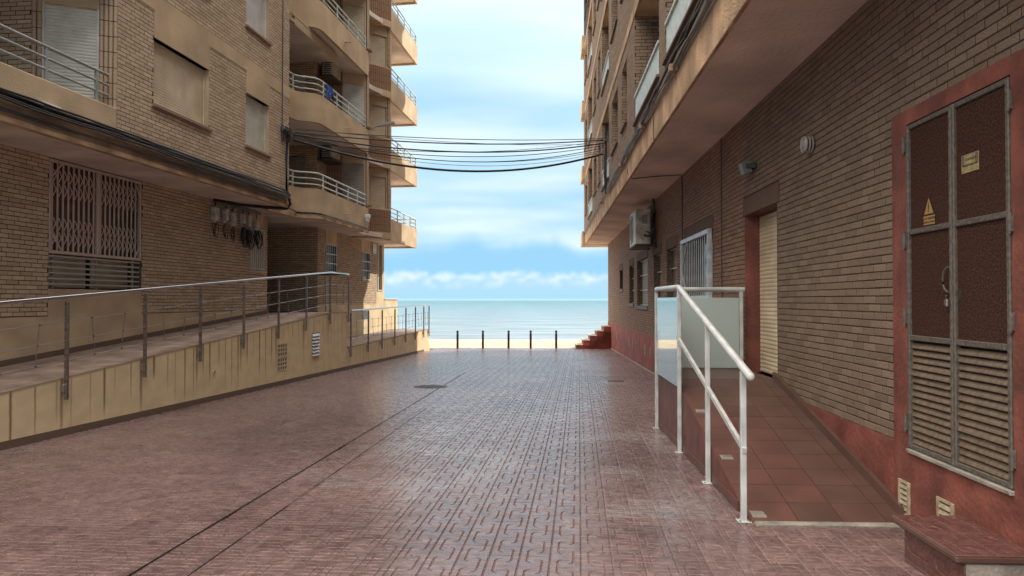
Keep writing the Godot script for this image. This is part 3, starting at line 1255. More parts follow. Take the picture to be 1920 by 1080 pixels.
func sea_end_building() -> void:
	use("L")
	var b := thing("curved_balcony_building", "tan building with curved plaster balconies stacked towards the sea", "building", Vector3(25, 0, 0))
	var wall := part("wall", b)
	var list := []
	var pl := street(0.0)
	var holes := [[24.05, 2.47, 25.06, 3.9], [27.75, 2.35, 28.8, 3.9], [29.62, 1.2, 30.8, 3.9]]
	var st := S()
	sheet(st, pl, 23.35, 30.72, 1.45, 3.83, holes, -0.0038)
	lay(list, pl, 23.35, 30.72, 1.45, 3.83, holes, 0.226, 0.0565, 0.0105)
	var por := Plane2.new(Vector2(23.35, 0), Vector2(0, -1), Vector2(-1, 0))
	sheet(st, por, 0, 2.6, 0.9, 3.83, [], -0.0038)
	lay(list, por, 0, 2.5, 1.2, 3.83, [], 0.226, 0.0565, 0.0105)
	var pb := street(-2.6)
	sheet(st, pb, 19.76, 23.35, 0.9, 3.83, [], 0.0)
	for k in 5:
		var o := LP * k
		var f0 := 3.98 + o
		var f1 := 3.83 + LP + o
		var bk := street(-0.05)
		sheet(st, bk, 23.35, 24.26, f0, f1, [], -0.0038)
		var cf := Plane2.new(Vector2(23.35, -0.05), Vector2(0, -1), Vector2(-1, 0))
		var dh := [[0.33, f0 - 0.1, 1.05, f0 + 2.06]]
		sheet(st, cf, 0, 1.7, f0, f1, dh, -0.0038)
		if k < 3:
			lay(list, bk, 23.35, 24.26, f0, f1, [], 0.226, 0.0565, 0.0105)
			lay(list, cf, 0, 1.6, f0, f1, dh, 0.226, 0.0565, 0.0105)
	put("mortar", st, M.mortar_tan, wall)
	finish_bricks(list, wall, brick_mesh(0.226, 0.0565), M.brick_tan, Color(0.50, 0.34, 0.21), Color(0.72, 0.54, 0.37), 200, 0.2)
	var p := S()
	sheet(p, pl, 19.76, 23.35, -0.5, 0.9, [], 0.004)
	sheet(p, pl, 23.35, 30.72, -0.5, 1.45, [[27.75, 0.9, 28.75, 1.22]], 0.004)
	bx(p, 24.05, 25.06, 3.39, 3.83, -0.2, 0.004)
	bx(p, 27.75, 28.8, 3.38, 3.83, -0.2, 0.004)
	bx(p, 29.62, 29.72, 1.45, 3.83, -0.3, 0.004)
	bx(p, 29.72, 30.42, 1.45, 1.96, -0.3, 0.004)
	bx(p, 30.42, 30.72, 1.45, 3.83, -3.0, 0.004)
	bx(p, 30.45, 30.715, -0.5, 1.45, -3.0, 0.0)
	put("plaster", p, M.plaster_cream, b)
	# ground floor windows
	for h in [[24.05, 2.47, 25.06, 3.39], [27.75, 2.35, 28.8, 3.38]]:
		var w := part("window", b)
		var r := S()
		reveal(r, pl, h[0], h[2], h[1], h[3], -0.16, -0.0038)
		put("jamb", r, M.brick_far, w)
		shutter(w, pl, h[0], h[2], h[1], h[3], -0.12, 0.045, M.shutter_dull, false)
		for k in 6:
			var s := S()
			var x: float = h[0] + 0.02 + k * (h[2] - h[0] - 0.06) / 5.0
			bx(s, x, x + 0.02, h[1] + 0.02, h[3] - 0.02, -0.01, 0.006)
			put("bar", s, M.rail_paint, w)
		for k in 4:
			var s := S()
			var y: float = h[1] + 0.005 + k * (h[3] - h[1] - 0.035) / 3.0
			bx(s, h[0], h[2], y, y + 0.025, 0.0085, 0.022)
			put("bar", s, M.rail_paint, w)
		var sl := S()
		bx(sl, h[0] - 0.04, h[2] + 0.04, h[1] - 0.05, h[1] - 0.003, -0.1, 0.03)
		put("sill", sl, M.plaster_tan, w)
	var lo := part("low_window", b)
	var r3 := S()
	reveal(r3, pl, 27.75, 28.75, 0.9, 1.22, -0.14, 0.004)
	bx(r3, 27.75, 28.75, 0.9, 1.22, -0.16, -0.14)
	put("jamb", r3, M.dark_gap, lo)
	for k in 8:
		var s := S()
		bx(s, 27.8 + k * 0.13, 27.825 + k * 0.13, 0.9, 1.22, -0.02, 0.005)
		put("bar", s, M.rail_paint, lo)
	var gl := part("glazed_door", b)
	var gp := S()
	bx(gp, 29.76, 30.38, 2.0, 3.79, -0.1, -0.08)
	put("pane", gp, M.shutter_white, gl)  # white put into the pane for the sky its glass would reflect
	var gfr := S()
	bx(gfr, 29.72, 29.78, 1.96, 3.83, -0.12, 0.03, 0.006)
	bx(gfr, 30.36, 30.42, 1.96, 3.83, -0.12, 0.03, 0.006)
	bx(gfr, 29.78, 30.36, 1.96, 2.02, -0.12, 0.03)
	bx(gfr, 29.78, 30.36, 3.77, 3.83, -0.12, 0.03)
	put("frame", gfr, M.shutter_cream, gl)
	# storeys
	var front := balcony_front()
	for k in 6:
		var o := LP * k
		var f0 := 3.98 + o
		var f1 := 3.83 + LP + o
		var sl := S()
		var poly := PackedVector2Array([Vector2(18.49, -1.8)])
		for q in front:
			poly.append(q - Vector2(0, 0.004))
		for q in [Vector2(25.0, 0.72), Vector2(25.7, 0.66), Vector2(26.5, 0.74), Vector2(27.1, 0.9), Vector2(27.62, 1.096), Vector2(31.8, 1.096), Vector2(31.8, -1.8)]:
			poly.append(q)
		prism(sl, poly, 3.83 + o, f0)
		put("balcony_slab", sl, M.soffit_paint, b)
		# curved balcony
		var bal := part("balcony", b)
		var line := front.duplicate()
		line.append(Vector2(24.95, 0.6))
		var pa := S()
		ribbon(pa, line, 0.09, 3.82 + o, 4.59 + o)
		put("parapet", pa, M.plaster_tan, bal)
		if k == 0:
			var lip := S()
			var l2 := []
			for q in front:
				l2.append(q + Vector2(0, 0.03))
			ribbon(lip, l2, 0.06, 3.79, 3.87)
			put("slab_edge", lip, M.fascia_tan, bal)
		var rl := []
		for q in front:
			rl.append(q - Vector2(0, 0.045))
		rl[rl.size() - 1] = Vector2(24.75, 1.055)
		parapet_rail(bal, rl, 4.59 + o, M.rail_paint, [Vector2(19.2, 0.505), Vector2(20.08, 0.53), Vector2(20.9, 1.055), Vector2(22.0, 1.055), Vector2(23.0, 1.055), Vector2(23.9, 1.055), Vector2(24.7, 1.055)], 0.42)
		var spout := S()
		bx(spout, 22.55, 22.62, 4.12 + o, 4.16 + o, 1.1, 1.28)
		put("spout", spout, M.plaster_tan, bal)
		# sea balcony
		var bal2 := part("balcony", b)
		var p2 := S()
		ribbon(p2, [Vector2(27.5, 1.02), Vector2(27.62, 1.1), Vector2(31.8, 1.1), Vector2(31.86, 0.2), Vector2(31.8, -1.8)], 0.09, 3.76 + o, 4.54 + o)
		put("parapet", p2, M.plaster_tan, bal2)
		parapet_rail(bal2, [Vector2(27.75, 1.055), Vector2(31.75, 1.055), Vector2(31.75, -1.6)], 4.54 + o, M.rail_paint, [Vector2(27.8, 1.055), Vector2(28.8, 1.055), Vector2(29.8, 1.055), Vector2(30.8, 1.055), Vector2(31.72, 1.05), Vector2(31.75, 0.3)], 0.42)
		if k == 5:
			continue
		# slanting door at the end of the curved balcony
		var dg := Plane2.new(Vector2(24.9, 1.1), DIAG, DIAGN)
		var door := part("balcony_door", b)
		shutter(door, dg, 0.12, 0.83, f0, f0 + 2.05, -0.03, 0.05, M.shutter_grey if k == 1 else M.shutter_dull if k == 0 else M.shutter_cream, false)
		var lt := S()
		pbox(lt, dg, 0.02, 0.12, f0, f1, -0.12, 0.0)
		pbox(lt, dg, 0.12, 0.83, f0 + 2.05, f1, -0.12, 0.0)
		put("lintel", lt, M.plaster_tan, b)
		var col := part("ceramic_column", b)
		ceramic_face(col, dg, 0.83, 1.33, f0, f1, 0.0, 6, M.ceramic_dark, false)
		var cf := Plane2.new(Vector2(23.35, -0.05), Vector2(0, -1), Vector2(-1, 0))
		var d2 := part("balcony_door", b)
		shutter(d2, cf, 0.35, 1.03, f0, f0 + 2.04, -0.06, 0.05, M.shutter_dull if k != 1 else M.shutter_grey, false)
		var f3 := S()
		pbox(f3, cf, 0.33, 0.36, f0, f0 + 2.06, -0.1, 0.006)
		pbox(f3, cf, 1.02, 1.05, f0, f0 + 2.06, -0.1, 0.006)
		put("frame", f3, M.plaster_tan, d2)
		# round bay with a window between the balconies
		var bay := part("bay", b)
		var pc := Plane2.new(Vector2(27.66, 1.06), Vector2(-0.741, -0.671), Vector2(-0.671, 0.741))
		var bw := S()
		sheet(bw, pc, 0.0, 2.6, f0, f1, [[0.13, 4.9 + o, 0.78, 6.02 + o]], 0.0)
		put("wall", bw, M.plaster_tan, bay)
		var c3 := part("ceramic_column", b)
		ceramic_face(c3, pc, 0.0, 0.1, 4.94 + o, f1, 0.035, 2, M.ceramic, false)
		var c4 := part("ceramic_column", b)
		ceramic_face(c4, street(1.06), 24.86, 25.1, 4.0 + o, f1, 0.0, 3, M.ceramic, false)
		var c5 := S()
		bx(c5, 24.86, 25.1, 4.0 + o, f1, 0.6, 1.05)
		lathe(c5, Vector3(25.0, 4.66 + o, 1.0), [Vector2(0.0, 0.0), Vector2(0.2, 0.0), Vector2(0.2, 0.05), Vector2(0.0, 0.05)], 14)
		put("column_core", c5, M.ceramic_dark, b)
		var win := part("window", b)
		var rv := S()
		reveal(rv, pc, 0.13, 0.78, 4.9 + o, 6.02 + o, -0.1, 0.0)
		put("jamb", rv, M.plaster_tan, win)
		shutter(win, pc, 0.15, 0.76, 4.9 + o, 6.02 + o, -0.06, 0.05, M.shutter_cream, false)
		# bowed ceramic apron
		var N := 6
		var tiles := part("ceramic_apron", b)
		var cap := []
		for i in N + 1:
			var t := float(i) / N
			var bow := 0.02 + 0.20 * sin(PI * (0.12 + 0.76 * t))
			var q := pc.at(1.5 * t, 0, bow)
			cap.append(Vector2(q.x, q.z))
		for i in N:
			var a: Vector2 = cap[i]
			var c: Vector2 = cap[i + 1]
			var dd := (c - a).normalized()
			ceramic_face(tiles, Plane2.new(a, dd, Vector2(-dd.y, dd.x) * (1.0 if Vector2(-dd.y, dd.x).dot(pc.n) > 0.0 else -1.0)), 0.0, a.distance_to(c), 4.02 + o, 4.82 + o, 0.0, 3, M.ceramic_dark, false, 0.27)
		cap.reverse()
		var cs := S()
		ribbon(cs, cap, 0.25, 4.82 + o, 4.86 + o)
		var lowband := []
		for q in cap:
			lowband.append(q + pc.n * 0.03)
		ribbon(cs, lowband, 0.28, 3.79 + o, 4.02 + o)
		put("cornice", cs, M.plaster_tan, b)
		# wall behind the sea balcony
		var sw := S()
		bx(sw, 27.9, 30.72, f0, f1, -3.0, 0.0)
		bx(sw, 27.66, 27.9, f0, f1, -3.0, 1.06)
		put("wall", sw, M.plaster_tan, b)
	var ms := S()
	bx(ms, 19, 30.7, 3.98, 16.5, -4, -1.75)
	put("back_wall", ms, M.plaster_tan, b)
	var t := thing("terrace_wall", "low sunlit cream terrace wall at the seaward corner of the curved-balcony building", "wall", Vector3(31.7, -0.5, 0))
	var ts := S()
	bx(ts, 30.75, 32.85, -0.6, 1.62, -2.5, 0.0, 0.01)
	put("wall", ts, M.plaster_cream, t)
	var tc := S()
	bx(tc, 30.73, 32.9, 1.62, 1.67, -2.5, 0.03, 0.01)
	put("coping", tc, M.white_paint, t)


func ramp_y(s: float) -> float:
	return 0.51 + 0.0687 * (minf(s, 19.9) - 8.81)


func stain_picture() -> ImageTexture:
	var W := 2048
	var H := 192
	var im := Image.create(W, H, false, Image.FORMAT_RGB8)
	var n := FastNoiseLite.new()
	n.seed = 31
	n.frequency = 0.02
	n.fractal_octaves = 4
	var drips := []
	var s := 3.0
	for ps in [10.06, 11.78, 13.41, 15.05, 16.69, 18.28, 19.92]:
		drips.append([ps - 0.03, 0.03, 0.6, rng.randf_range(0.6, 1.0)])
	while s < 32.0:
		drips.append([s, rng.randf_range(0.008, 0.026), rng.randf_range(0.35, 1.0) * (1.0 if s < 17.0 else 0.6), rng.randf_range(0.4, 1.3)])
		s += rng.randf_range(0.22, 0.40)
	for i in W:
		var x := 3.0 + 29.0 * i / W
		var near := []
		for d in drips:
			if absf(d[0] - x) < 0.12:
				near.append(d)
		for j in H:
			var y := 1.8 * j / H
			var v := 0.94 + 0.06 * n.get_noise_2d(i * 1.4, j * 1.4)
			var dark := 0.0
			for d in near:
				var wob: float = d[0] + 0.006 * n.get_noise_2d(j * 3.0, d[0] * 90.0)
				var wd: float = d[1] * (1.0 - 0.45 * y / d[3]) if y < d[3] else 0.0001
				var k := exp(-pow((x - wob) / maxf(wd, 0.0001), 2.0))
				dark = maxf(dark, k * d[2] * (1.0 - smoothstep(d[3] * 0.45, d[3], y)))
			dark = maxf(dark, 0.5 * (1.0 - smoothstep(0.0, 0.05, y)))
			var c := Color(v, v, v).lerp(Color(0.36, 0.27, 0.21), dark * 0.85)
			im.set_pixel(i, j, c)
	return ImageTexture.create_from_image(im)


func railing(t: Node3D, posts: Array, w: float, base: Callable, h: float, mount: float, tail: Array) -> void:
	# posts with brackets, a round handrail, three wires with loose ties
	for s in posts:
		var y: float = base.call(s)
		var po := part("post", t)
		var st := S()
		bx(st, s - 0.022, s - 0.004, y - 0.28, y + h - 0.07, w + 0.03, w + 0.07, 0.003)
		bx(st, s + 0.004, s + 0.022, y - 0.28, y + h - 0.07, w + 0.03, w + 0.07, 0.003)
		tube(st, [Vector3(s, y + h - 0.09, w + 0.05), Vector3(s, y + h - 0.01, w + 0.05)], 0.008, 6)
		put("shaft", st, M.stainless_dull, po)
		var br := S()
		bx(br, s - 0.055, s + 0.0, y - mount - 0.05, y - mount + 0.05, w + 0.002, w + 0.045, 0.006)
		bx(br, s - 0.035, s - 0.01, y - 0.02, y + 0.0, w - 0.02, w + 0.03, 0.004)
		put("bracket", br, M.stainless, po)
	var pts := []
	for s in posts:
		pts.append(Vector3(s, base.call(s) + h, w + 0.05))
	pts.push_front(pts[0] - (pts[1] - pts[0]) * 2.0 if mount > 0.1 else pts[0])
	if mount <= 0.1:
		pts.pop_front()
	pts.append_array(tail)
	var hr := S()
	tube(hr, pts, 0.025, 10)
	put("handrail", hr, M.handrail_steel, t)
	for k in 3:
		var wr := S()
		var wp := []
		for p in pts:
			wp.append(p - Vector3(0, h * (0.30 + 0.24 * k), 0))
		tube(wr, wp, 0.0065, 6)
		put("wire", wr, M.stainless, t)
	for i in posts.size() - 1:
		for e in [[0.30, 0.035], [0.68, -0.035]]:
			var s: float = lerpf(posts[i], posts[i + 1], e[0])
			var y: float = base.call(s) + h
			var tp := []
			for k in 3:
				tp.append(Vector3(s + e[1] * (k - 1), y - h * (0.30 + 0.24 * k), w + 0.056))
			var st := S()
			tube(st, tp, 0.005, 5)
			for q in tp:
				bx(st, q.x - 0.014, q.x + 0.014, q.y - 0.010, q.y + 0.010, w + 0.044, w + 0.07)
			put("wire_tie", st, M.stainless_dull, t)


func left_ramp() -> void:
	use("L")
	var W := 1.58
	var t := thing("access_ramp", "long cream plastered ramp with streaked side wall rising along the tan building", "ramp", Vector3(14, -0.2, 1.5))
	var m: StandardMaterial3D = M.plaster_cream.duplicate()
	m.uv1_triplanar = false
	m.uv1_world_triplanar = false
	m.uv1_scale = Vector3.ONE
	m.albedo_texture = stain_picture()
	m.normal_enabled = false
	# outer wall with its streaks
	var st := S()
	var cuts := []
	var s := 3.0
	while s < 21.35:
		cuts.append(s)
		s += 0.5
	cuts.append(19.9)
	cuts.append(21.38)
	cuts.sort()
	var prev := PackedVector2Array()
	for pass_ in 2:
		var list := cuts if pass_ == 0 else [21.385, 23.0, 24.6, 26.2, 27.8, 29.4, 31.0, 31.75, 32.1]
		for i in list.size() - 1:
			var a: float = list[i]
			var b: float = list[i + 1]
			var ya := ramp_y(a) if pass_ == 0 else low_y(a)
			var yb := ramp_y(b) if pass_ == 0 else low_y(b)
			if pass_ == 1 and b > 31.9:
				yb = -0.5
			for v in [[a, ya, 0.0], [b, yb, 0.0], [b, -0.7, 1.0], [a, ya, 0.0], [b, -0.7, 1.0], [a, -0.7, 1.0]]:
				var top: float = ramp_y(v[0]) if pass_ == 0 else low_y(v[0])
				st.set_uv(Vector2((v[0] - 3.0) / 29.0, clampf((top - v[1]) / 1.8, 0.002, 0.998)))
				vt(st, Vector3(v[0], v[1], W), Vector3(0, 0, 1))
	put("side_wall", st, m, t)
	var bd := S()
	for i in cuts.size() - 1:
		var a: float = cuts[i]
		var b: float = cuts[i + 1]
		if b - a < 0.001:
			continue
		hexa(bd, [Vector3(a, -0.7, 0.03), Vector3(b, -0.7, 0.03), Vector3(b, -0.7, W - 0.002), Vector3(a, -0.7, W - 0.002), Vector3(a, ramp_y(a), 0.03), Vector3(b, ramp_y(b), 0.03), Vector3(b, ramp_y(b), W - 0.002), Vector3(a, ramp_y(a), W - 0.002)])
	for k in 5:
		var s0 := 21.38 + k * 0.3
		bx(bd, s0, s0 + 0.3, -0.7, 1.26 - 0.17 * (k + 1), 0.03, 0.9)
	for r in [[21.381, 26.0], [26.0, 31.75]]:
		hexa(bd, [Vector3(r[0], -0.7, 0.01), Vector3(r[1], -0.7, 0.01), Vector3(r[1], -0.7, W - 0.002), Vector3(r[0], -0.7, W - 0.002), Vector3(r[0], low_y(r[0]), 0.01), Vector3(r[1], low_y(r[1]), 0.01), Vector3(r[1], low_y(r[1]), W - 0.002), Vector3(r[0], low_y(r[0]), W - 0.002)])
	hexa(bd, [Vector3(31.75, -0.7, 0.01), Vector3(32.1, -0.7, 0.01), Vector3(32.1, -0.7, W - 0.002), Vector3(31.75, -0.7, W - 0.002), Vector3(31.75, low_y(31.75), 0.01), Vector3(32.1, -0.5, 0.01), Vector3(32.1, -0.5, W - 0.002), Vector3(31.75, low_y(31.75), W - 0.002)])
	bx(bd, 19.78, 23.34, 0.5, 1.255, -2.6, 0.03)
	put("walkway", bd, M.ramp_floor, t)
	var sk := S()
	for i in 29:
		var a := 3.0 + i
		var b := a + 1.0
		if b > 31.2:
			continue
		hexa(sk, [Vector3(a, gy(a) - 0.2, W - 0.01), Vector3(b, gy(b) - 0.2, W - 0.01), Vector3(b, gy(b) - 0.2, W + 0.014), Vector3(a, gy(a) - 0.2, W + 0.014), Vector3(a, gy(a) + 0.10, W - 0.01), Vector3(b, gy(b) + 0.10, W - 0.01), Vector3(b, gy(b) + 0.10, W + 0.014), Vector3(a, gy(a) + 0.10, W + 0.014)])
	put("skirting", sk, M.skirting, t)
	var r1 := thing("ramp_railing", "long stainless railing with three wires climbing the cream ramp", "railing", Vector3(14, 0.8, W))
	railing(r1, [8.4, 10.06, 11.78, 13.41, 15.05, 16.69, 18.28, 19.92, 21.40], W, ramp_y, 1.05, 0.13, [Vector3(21.44, ramp_y(21.4) + 1.05, 0.3)])
	for w in [0.95, 0.35]:
		var po := part("post", r1)
		var ps := S()
		bx(ps, 21.42, 21.46, 1.0, 2.27, w - 0.02, w + 0.02, 0.003)
		put("shaft", ps, M.stainless_dull, po)
	var r2 := thing("platform_railing", "short stainless wire railing on the low seaward platform beyond the ramp", "railing", Vector3(26, 0.35, W))
	railing(r2, [21.6, 23.26, 24.76, 26.33, 27.85, 29.33, 30.75, 31.72], W, low_y, 1.02, 0.1, [])
	# vents in the ramp wall
	var v := thing("louvred_vent", "white louvred vent grille in the cream ramp wall", "vent", Vector3(19.0, 0.6, W))
	var vs := S()
	bx(vs, 18.77, 19.25, 0.22, 0.80, W - 0.05, W + 0.004)
	put("backing", vs, M.ac_brown, v)
	for k in 7:
		var q := S()
		var y := 0.24 + k * 0.08
		hexa(q, [Vector3(18.78, y, W + 0.004), Vector3(19.24, y, W + 0.004), Vector3(19.24, y, W + 0.035), Vector3(18.78, y, W + 0.035), Vector3(18.78, y + 0.055, W + 0.004), Vector3(19.24, y + 0.055, W + 0.004), Vector3(19.24, y + 0.045, W + 0.012), Vector3(18.78, y + 0.045, W + 0.012)])
		put("slat", q, M.vent_white, v)
	for k in 2:
		var x := thing("lattice_vent_block", ["pierced terracotta vent block, upper of the pair in the ramp wall", "pierced terracotta vent block, lower of the pair in the ramp wall"][k], "vent block", Vector3(16.98, 0.5, W))
		var y0 := 0.36 - k * 0.31
		var fs := S()
		var gaps := []
		for a in 4:
			for c in 3:
				gaps.append([16.78 + a * 0.125, y0 + 0.03 + c * 0.09, 16.865 + a * 0.125, y0 + 0.09 + c * 0.09])
		sheet(fs, street(W + 0.006), 16.74, 17.27, y0, y0 + 0.29, gaps)
		for gq in gaps:
			reveal(fs, street(W + 0.006), gq[0], gq[2], gq[1], gq[3], -0.004, 0.0)
		put("block", fs, M.plaster_cream, x)
		var dk := S()
		bx(dk, 16.745, 17.265, y0 + 0.005, y0 + 0.285, W - 0.02, W + 0.002)
		put("hollow", dk, M.ac_brown, x)
	var wp := thing("drain_pipe_end", "small round drain hole with dark stain in the cream ramp wall", "drain", Vector3(13.98, 0.0, W))
	var ws := S()
	lathe(ws, Vector3(13.98, 0.30, W), [Vector2(0.028, 0.0), Vector2(0.045, 0.0), Vector2(0.045, 0.02), Vector2(0.028, 0.02), Vector2(0.028, 0.003)], 14, 2)
	put("collar", ws, M.plaster_cream, wp)
	var wd := S()
	lathe(wd, Vector3(13.98, 0.30, W), [Vector2(0.0, 0.004), Vector2(0.028, 0.004)], 14, 2)
	put("hole", wd, M.dark_gap, wp)


func low_y(s: float) -> float:
	return 0.29 + 0.0107 * (s - 21.4)


# ------------------------------------------------------------------ right side
const RPI := 3.03


func right_building() -> void:
	use("R")
	var b := thing("brown_brick_building", "dark brown brick building with overhanging upper floors and red painted base", "building", Vector3(15, 0, 0))
	var wall := part("wall", b)
	var list := []
	var pl := street(0.0)
	var win := [[12.67, 1.65, 15.28, 2.78], [16.18, 1.44, 17.56, 2.76], [18.39, 1.44, 19.74, 2.76], [20.97, 1.44, 23.42, 2.79], [24.37, 1.50, 25.66, 2.74], [27.9, 2.02, 29.1, 2.72]]
	var holes := [[4.2, -1.0, 5.99, 3.04], [9.08, 0.60, 10.56, 2.77]]
	holes.append_array(win)
	var st := S()
	sheet(st, pl, 2, 34.8, -0.9, 4.17, holes, -0.0038)
	sheet(st, Plane2.new(Vector2(34.8, 0), Vector2(0, -1), Vector2(1, 0)), 0, 6, -0.9, 4.17, [], 0.0)
	var lh := holes.duplicate()
	var lint := []
	for h in win:
		lint.append([h[0] - 0.08, h[3], h[2] + 0.08, h[3] + 0.24])
	lint.append([9.0, 2.77, 10.64, 3.03])
	lh.append_array(lint)
	lh.append([0, -1, 9.08, 0.50])
	lay(list, pl, 3.0, 34.8, 0.5, 4.17, lh, 0.226, 0.0565, 0.0105)
	# upper storeys: brick bands, piers and openings in the overhanging face
	var up := street(1.03)
	var pu := S()
	for k in 5:
		var yb := 4.17 + RPI * k
		var ho := []
		for r in [[3.0, 6.8], [7.5, 10.94], [11.6, 14.85], [21.25, 23.9], [29.4, 32.2]]:
			ho.append([r[0], yb + 0.89, r[1], yb + RPI + 0.01, 1])
		for r in [[16.39, 17.46], [18.53, 20.24], [24.7, 25.8], [26.8, 28.3], [33.1, 34.9]]:
			ho.append([r[0], yb + 1.34, r[1], yb + 2.7, 0])
		var y0 := yb + (0.42 if k == 0 else 0.22)
		sheet(st, up, 2, 36.2, y0, yb + RPI, ho, -0.0038)
		if k < 3:
			lay(list, up, 6.5, 36.2, y0, yb + RPI, ho, 0.226, 0.0565, 0.0105)
		for h in ho:
			var dep := 1.3 if h[4] else 0.22
			# far side of each opening, seen from the street
			var jm := Plane2.new(Vector2(h[2], 1.03), Vector2(0, -1), Vector2(-1, 0))
			sheet(st, jm, 0, dep, h[1], h[3], [], -0.0038)
			if k < 3 and h[0] > 6.0:
				lay(list, jm, 0, dep, h[1], h[3], [], 0.226, 0.0565, 0.0105)
			sheet(st, Plane2.new(Vector2(h[0], 1.03), Vector2(0, -1), Vector2(1, 0)), 0, dep, h[1], h[3], [], 0.0)
			qd(pu, up.at(h[0], h[1], 0.0), up.at(h[2], h[1], 0.0), up.at(h[2], h[1], -dep), up.at(h[0], h[1], -dep), Vector3.UP)
			if not h[4]:
				qd(pu, up.at(h[0], h[3], 0.0), up.at(h[2], h[3], 0.0), up.at(h[2], h[3], -dep), up.at(h[0], h[3], -dep), Vector3.DOWN)
	put("mortar", st, M.mortar_brown, wall)
	put("opening_faces", pu, M.plaster_tan, wall)
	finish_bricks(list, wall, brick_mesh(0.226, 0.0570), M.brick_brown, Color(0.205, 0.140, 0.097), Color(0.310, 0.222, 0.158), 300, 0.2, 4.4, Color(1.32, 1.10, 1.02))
	# lintels of upright bricks
	var lm := brick_mesh(0.24, 0.056)
	var lm2: StandardMaterial3D = M.brick_brown.duplicate()
	lm2.vertex_color_use_as_albedo = false
	lm2.albedo_color = Color(0.17, 0.10, 0.068).linear_to_srgb()
	for l in lint:
		var lp := part("lintel", b)
		var n := int((l[2] - l[0]) / 0.066)
		for i in n:
			var x: float = l[0] + (i + 0.5) * (l[2] - l[0]) / n
			inst("lintel_brick", lm, Transform3D(Basis(Vector3(0, 0, 1), PI / 2), fix(Vector3(x, l[1] + 0.122, 0.012 + 0.001 * (i % 2)))), lp, lm2)
	# slabs and fascias
	for k in 6:
		var yb := 4.17 + RPI * k
		var s := S()
		bx(s, 2, 36.2, yb, yb + 0.16, -4.0, 1.03)
		put("soffit_slab" if k == 0 else "floor_slab", s, M.soffit_brown if k == 0 else M.plaster_tan, b)
		var f := S()
		bx(f, 2, 36.23, yb - 0.012, yb + (0.42 if k == 0 else 0.22), 1.0, 1.045, 0.008)
		put("fascia", f, M.fascia_tan, b)
		var e := S()
		bx(e, 34.95, 36.55, yb - 0.02, yb + 0.62, -1.0, 1.17, 0.01)
		put("balcony_end", e, M.plaster_tan, b)
		if k == 5:
			continue
		# sills, railings and openings
		for r in [[7.5, 10.94], [11.6, 14.85], [21.25, 23.9], [29.4, 32.2]]:
			var sl := S()
			bx(sl, r[0] - 0.06, r[1] + 0.06, yb + 0.855, yb + 0.90, 0.9, 1.08, 0.006)
			put("sill", sl, M.skirting, b)
			var rp := part("balcony_railing", b)
			var tr := S()
			bx(tr, r[0] + 0.02, r[1] - 0.02, yb + 1.40, yb + 1.45, 0.98, 1.05, 0.008)
			bx(tr, r[0] + 0.02, r[1] - 0.02, yb + 0.94, yb + 0.965, 1.0, 1.03)
			put("rail", tr, M.rail_paint, rp)
			var bl := S()
			bl.clear()
			bl.begin(Mesh.PRIMITIVE_TRIANGLES)
			var n := int((r[1] - r[0]) / 0.1)
			var bm: ArrayMesh
			for i in n:
				var x: float = r[0] + 0.05 + i * (r[1] - r[0] - 0.1) / (n - 1)
				if bm == null:
					var o := S()
					bx(o, x - 0.032, x + 0.032, yb + 0.965, yb + 1.40, 1.008, 1.022)
					bm = put("baluster", o, M.rail_paint, rp).mesh
				else:
					inst("baluster", bm, Transform3D(Basis(), Vector3((x - r[0] - 0.05) * SG, 0, 0)), rp)
			var bw := S()
			bx(bw, r[0], r[1], yb + 0.16, yb + RPI, -0.40, -0.27)
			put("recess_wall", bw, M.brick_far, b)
		for r in [[3.0, 6.8]]:
			var bw := S()
			bx(bw, r[0], r[1], yb + 0.16, yb + RPI, -0.40, -0.27)
			put("recess_wall", bw, M.brick_far, b)
		for r in [[16.39, 17.46], [18.53, 20.24], [24.7, 25.8], [26.8, 28.3], [33.1, 34.9]]:
			var w := part("window", b)
			var sp := S()
			bx(sp, r[0] + 0.03, r[1] - 0.03, yb + 1.36, yb + 2.68, 0.80, 0.83)
			put("pane", sp, M.window_glass, w)
			var fr := S()
			bx(fr, r[0], r[0] + 0.05, yb + 1.34, yb + 2.7, 0.82, 0.86)
			bx(fr, r[1] - 0.05, r[1], yb + 1.34, yb + 2.7, 0.82, 0.86)
			bx(fr, r[0], r[1], yb + 2.64, yb + 2.7, 0.815, 0.855)
			put("frame", fr, M.shutter_dull, w)
			var sl := S()
			bx(sl, r[0] - 0.05, r[1] + 0.05, yb + 1.29, yb + 1.34, 0.85, 1.08)
			put("sill", sl, M.skirting, w)
	var bkk := S()
	bx(bkk, 2, 36.2, -1.0, 19.6, -4.2, -4.0)
	bx(bkk, 1.9, 2.0, -1.0, 19.6, -4.2, 0.0)
	bx(bkk, 1.9, 2.0, 4.17, 19.6, 0.0, 1.03)
	bx(bkk, 2, 36.2, 19.45, 20.4, 0.85, 1.03)
	bx(bkk, 2.01, 34.7, -0.9, 4.16, -1.2, -1.0)
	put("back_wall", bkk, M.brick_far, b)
	# red base
	var rb := S()
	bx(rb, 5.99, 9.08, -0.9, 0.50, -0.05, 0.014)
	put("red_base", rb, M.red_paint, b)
	rb = S()
	bx(rb, 9.08, 10.56, -0.9, 0.60, -0.3, 0.014)
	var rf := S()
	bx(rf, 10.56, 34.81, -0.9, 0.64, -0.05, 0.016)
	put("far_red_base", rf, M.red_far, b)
	put("red_base", rb, M.red_paint, b)
	rb = S()
	bx(rb, 2, 4.2, -0.9, 0.50, -0.05, 0.014)
	put("red_base", rb, M.red_paint, b)
	var ce := S()
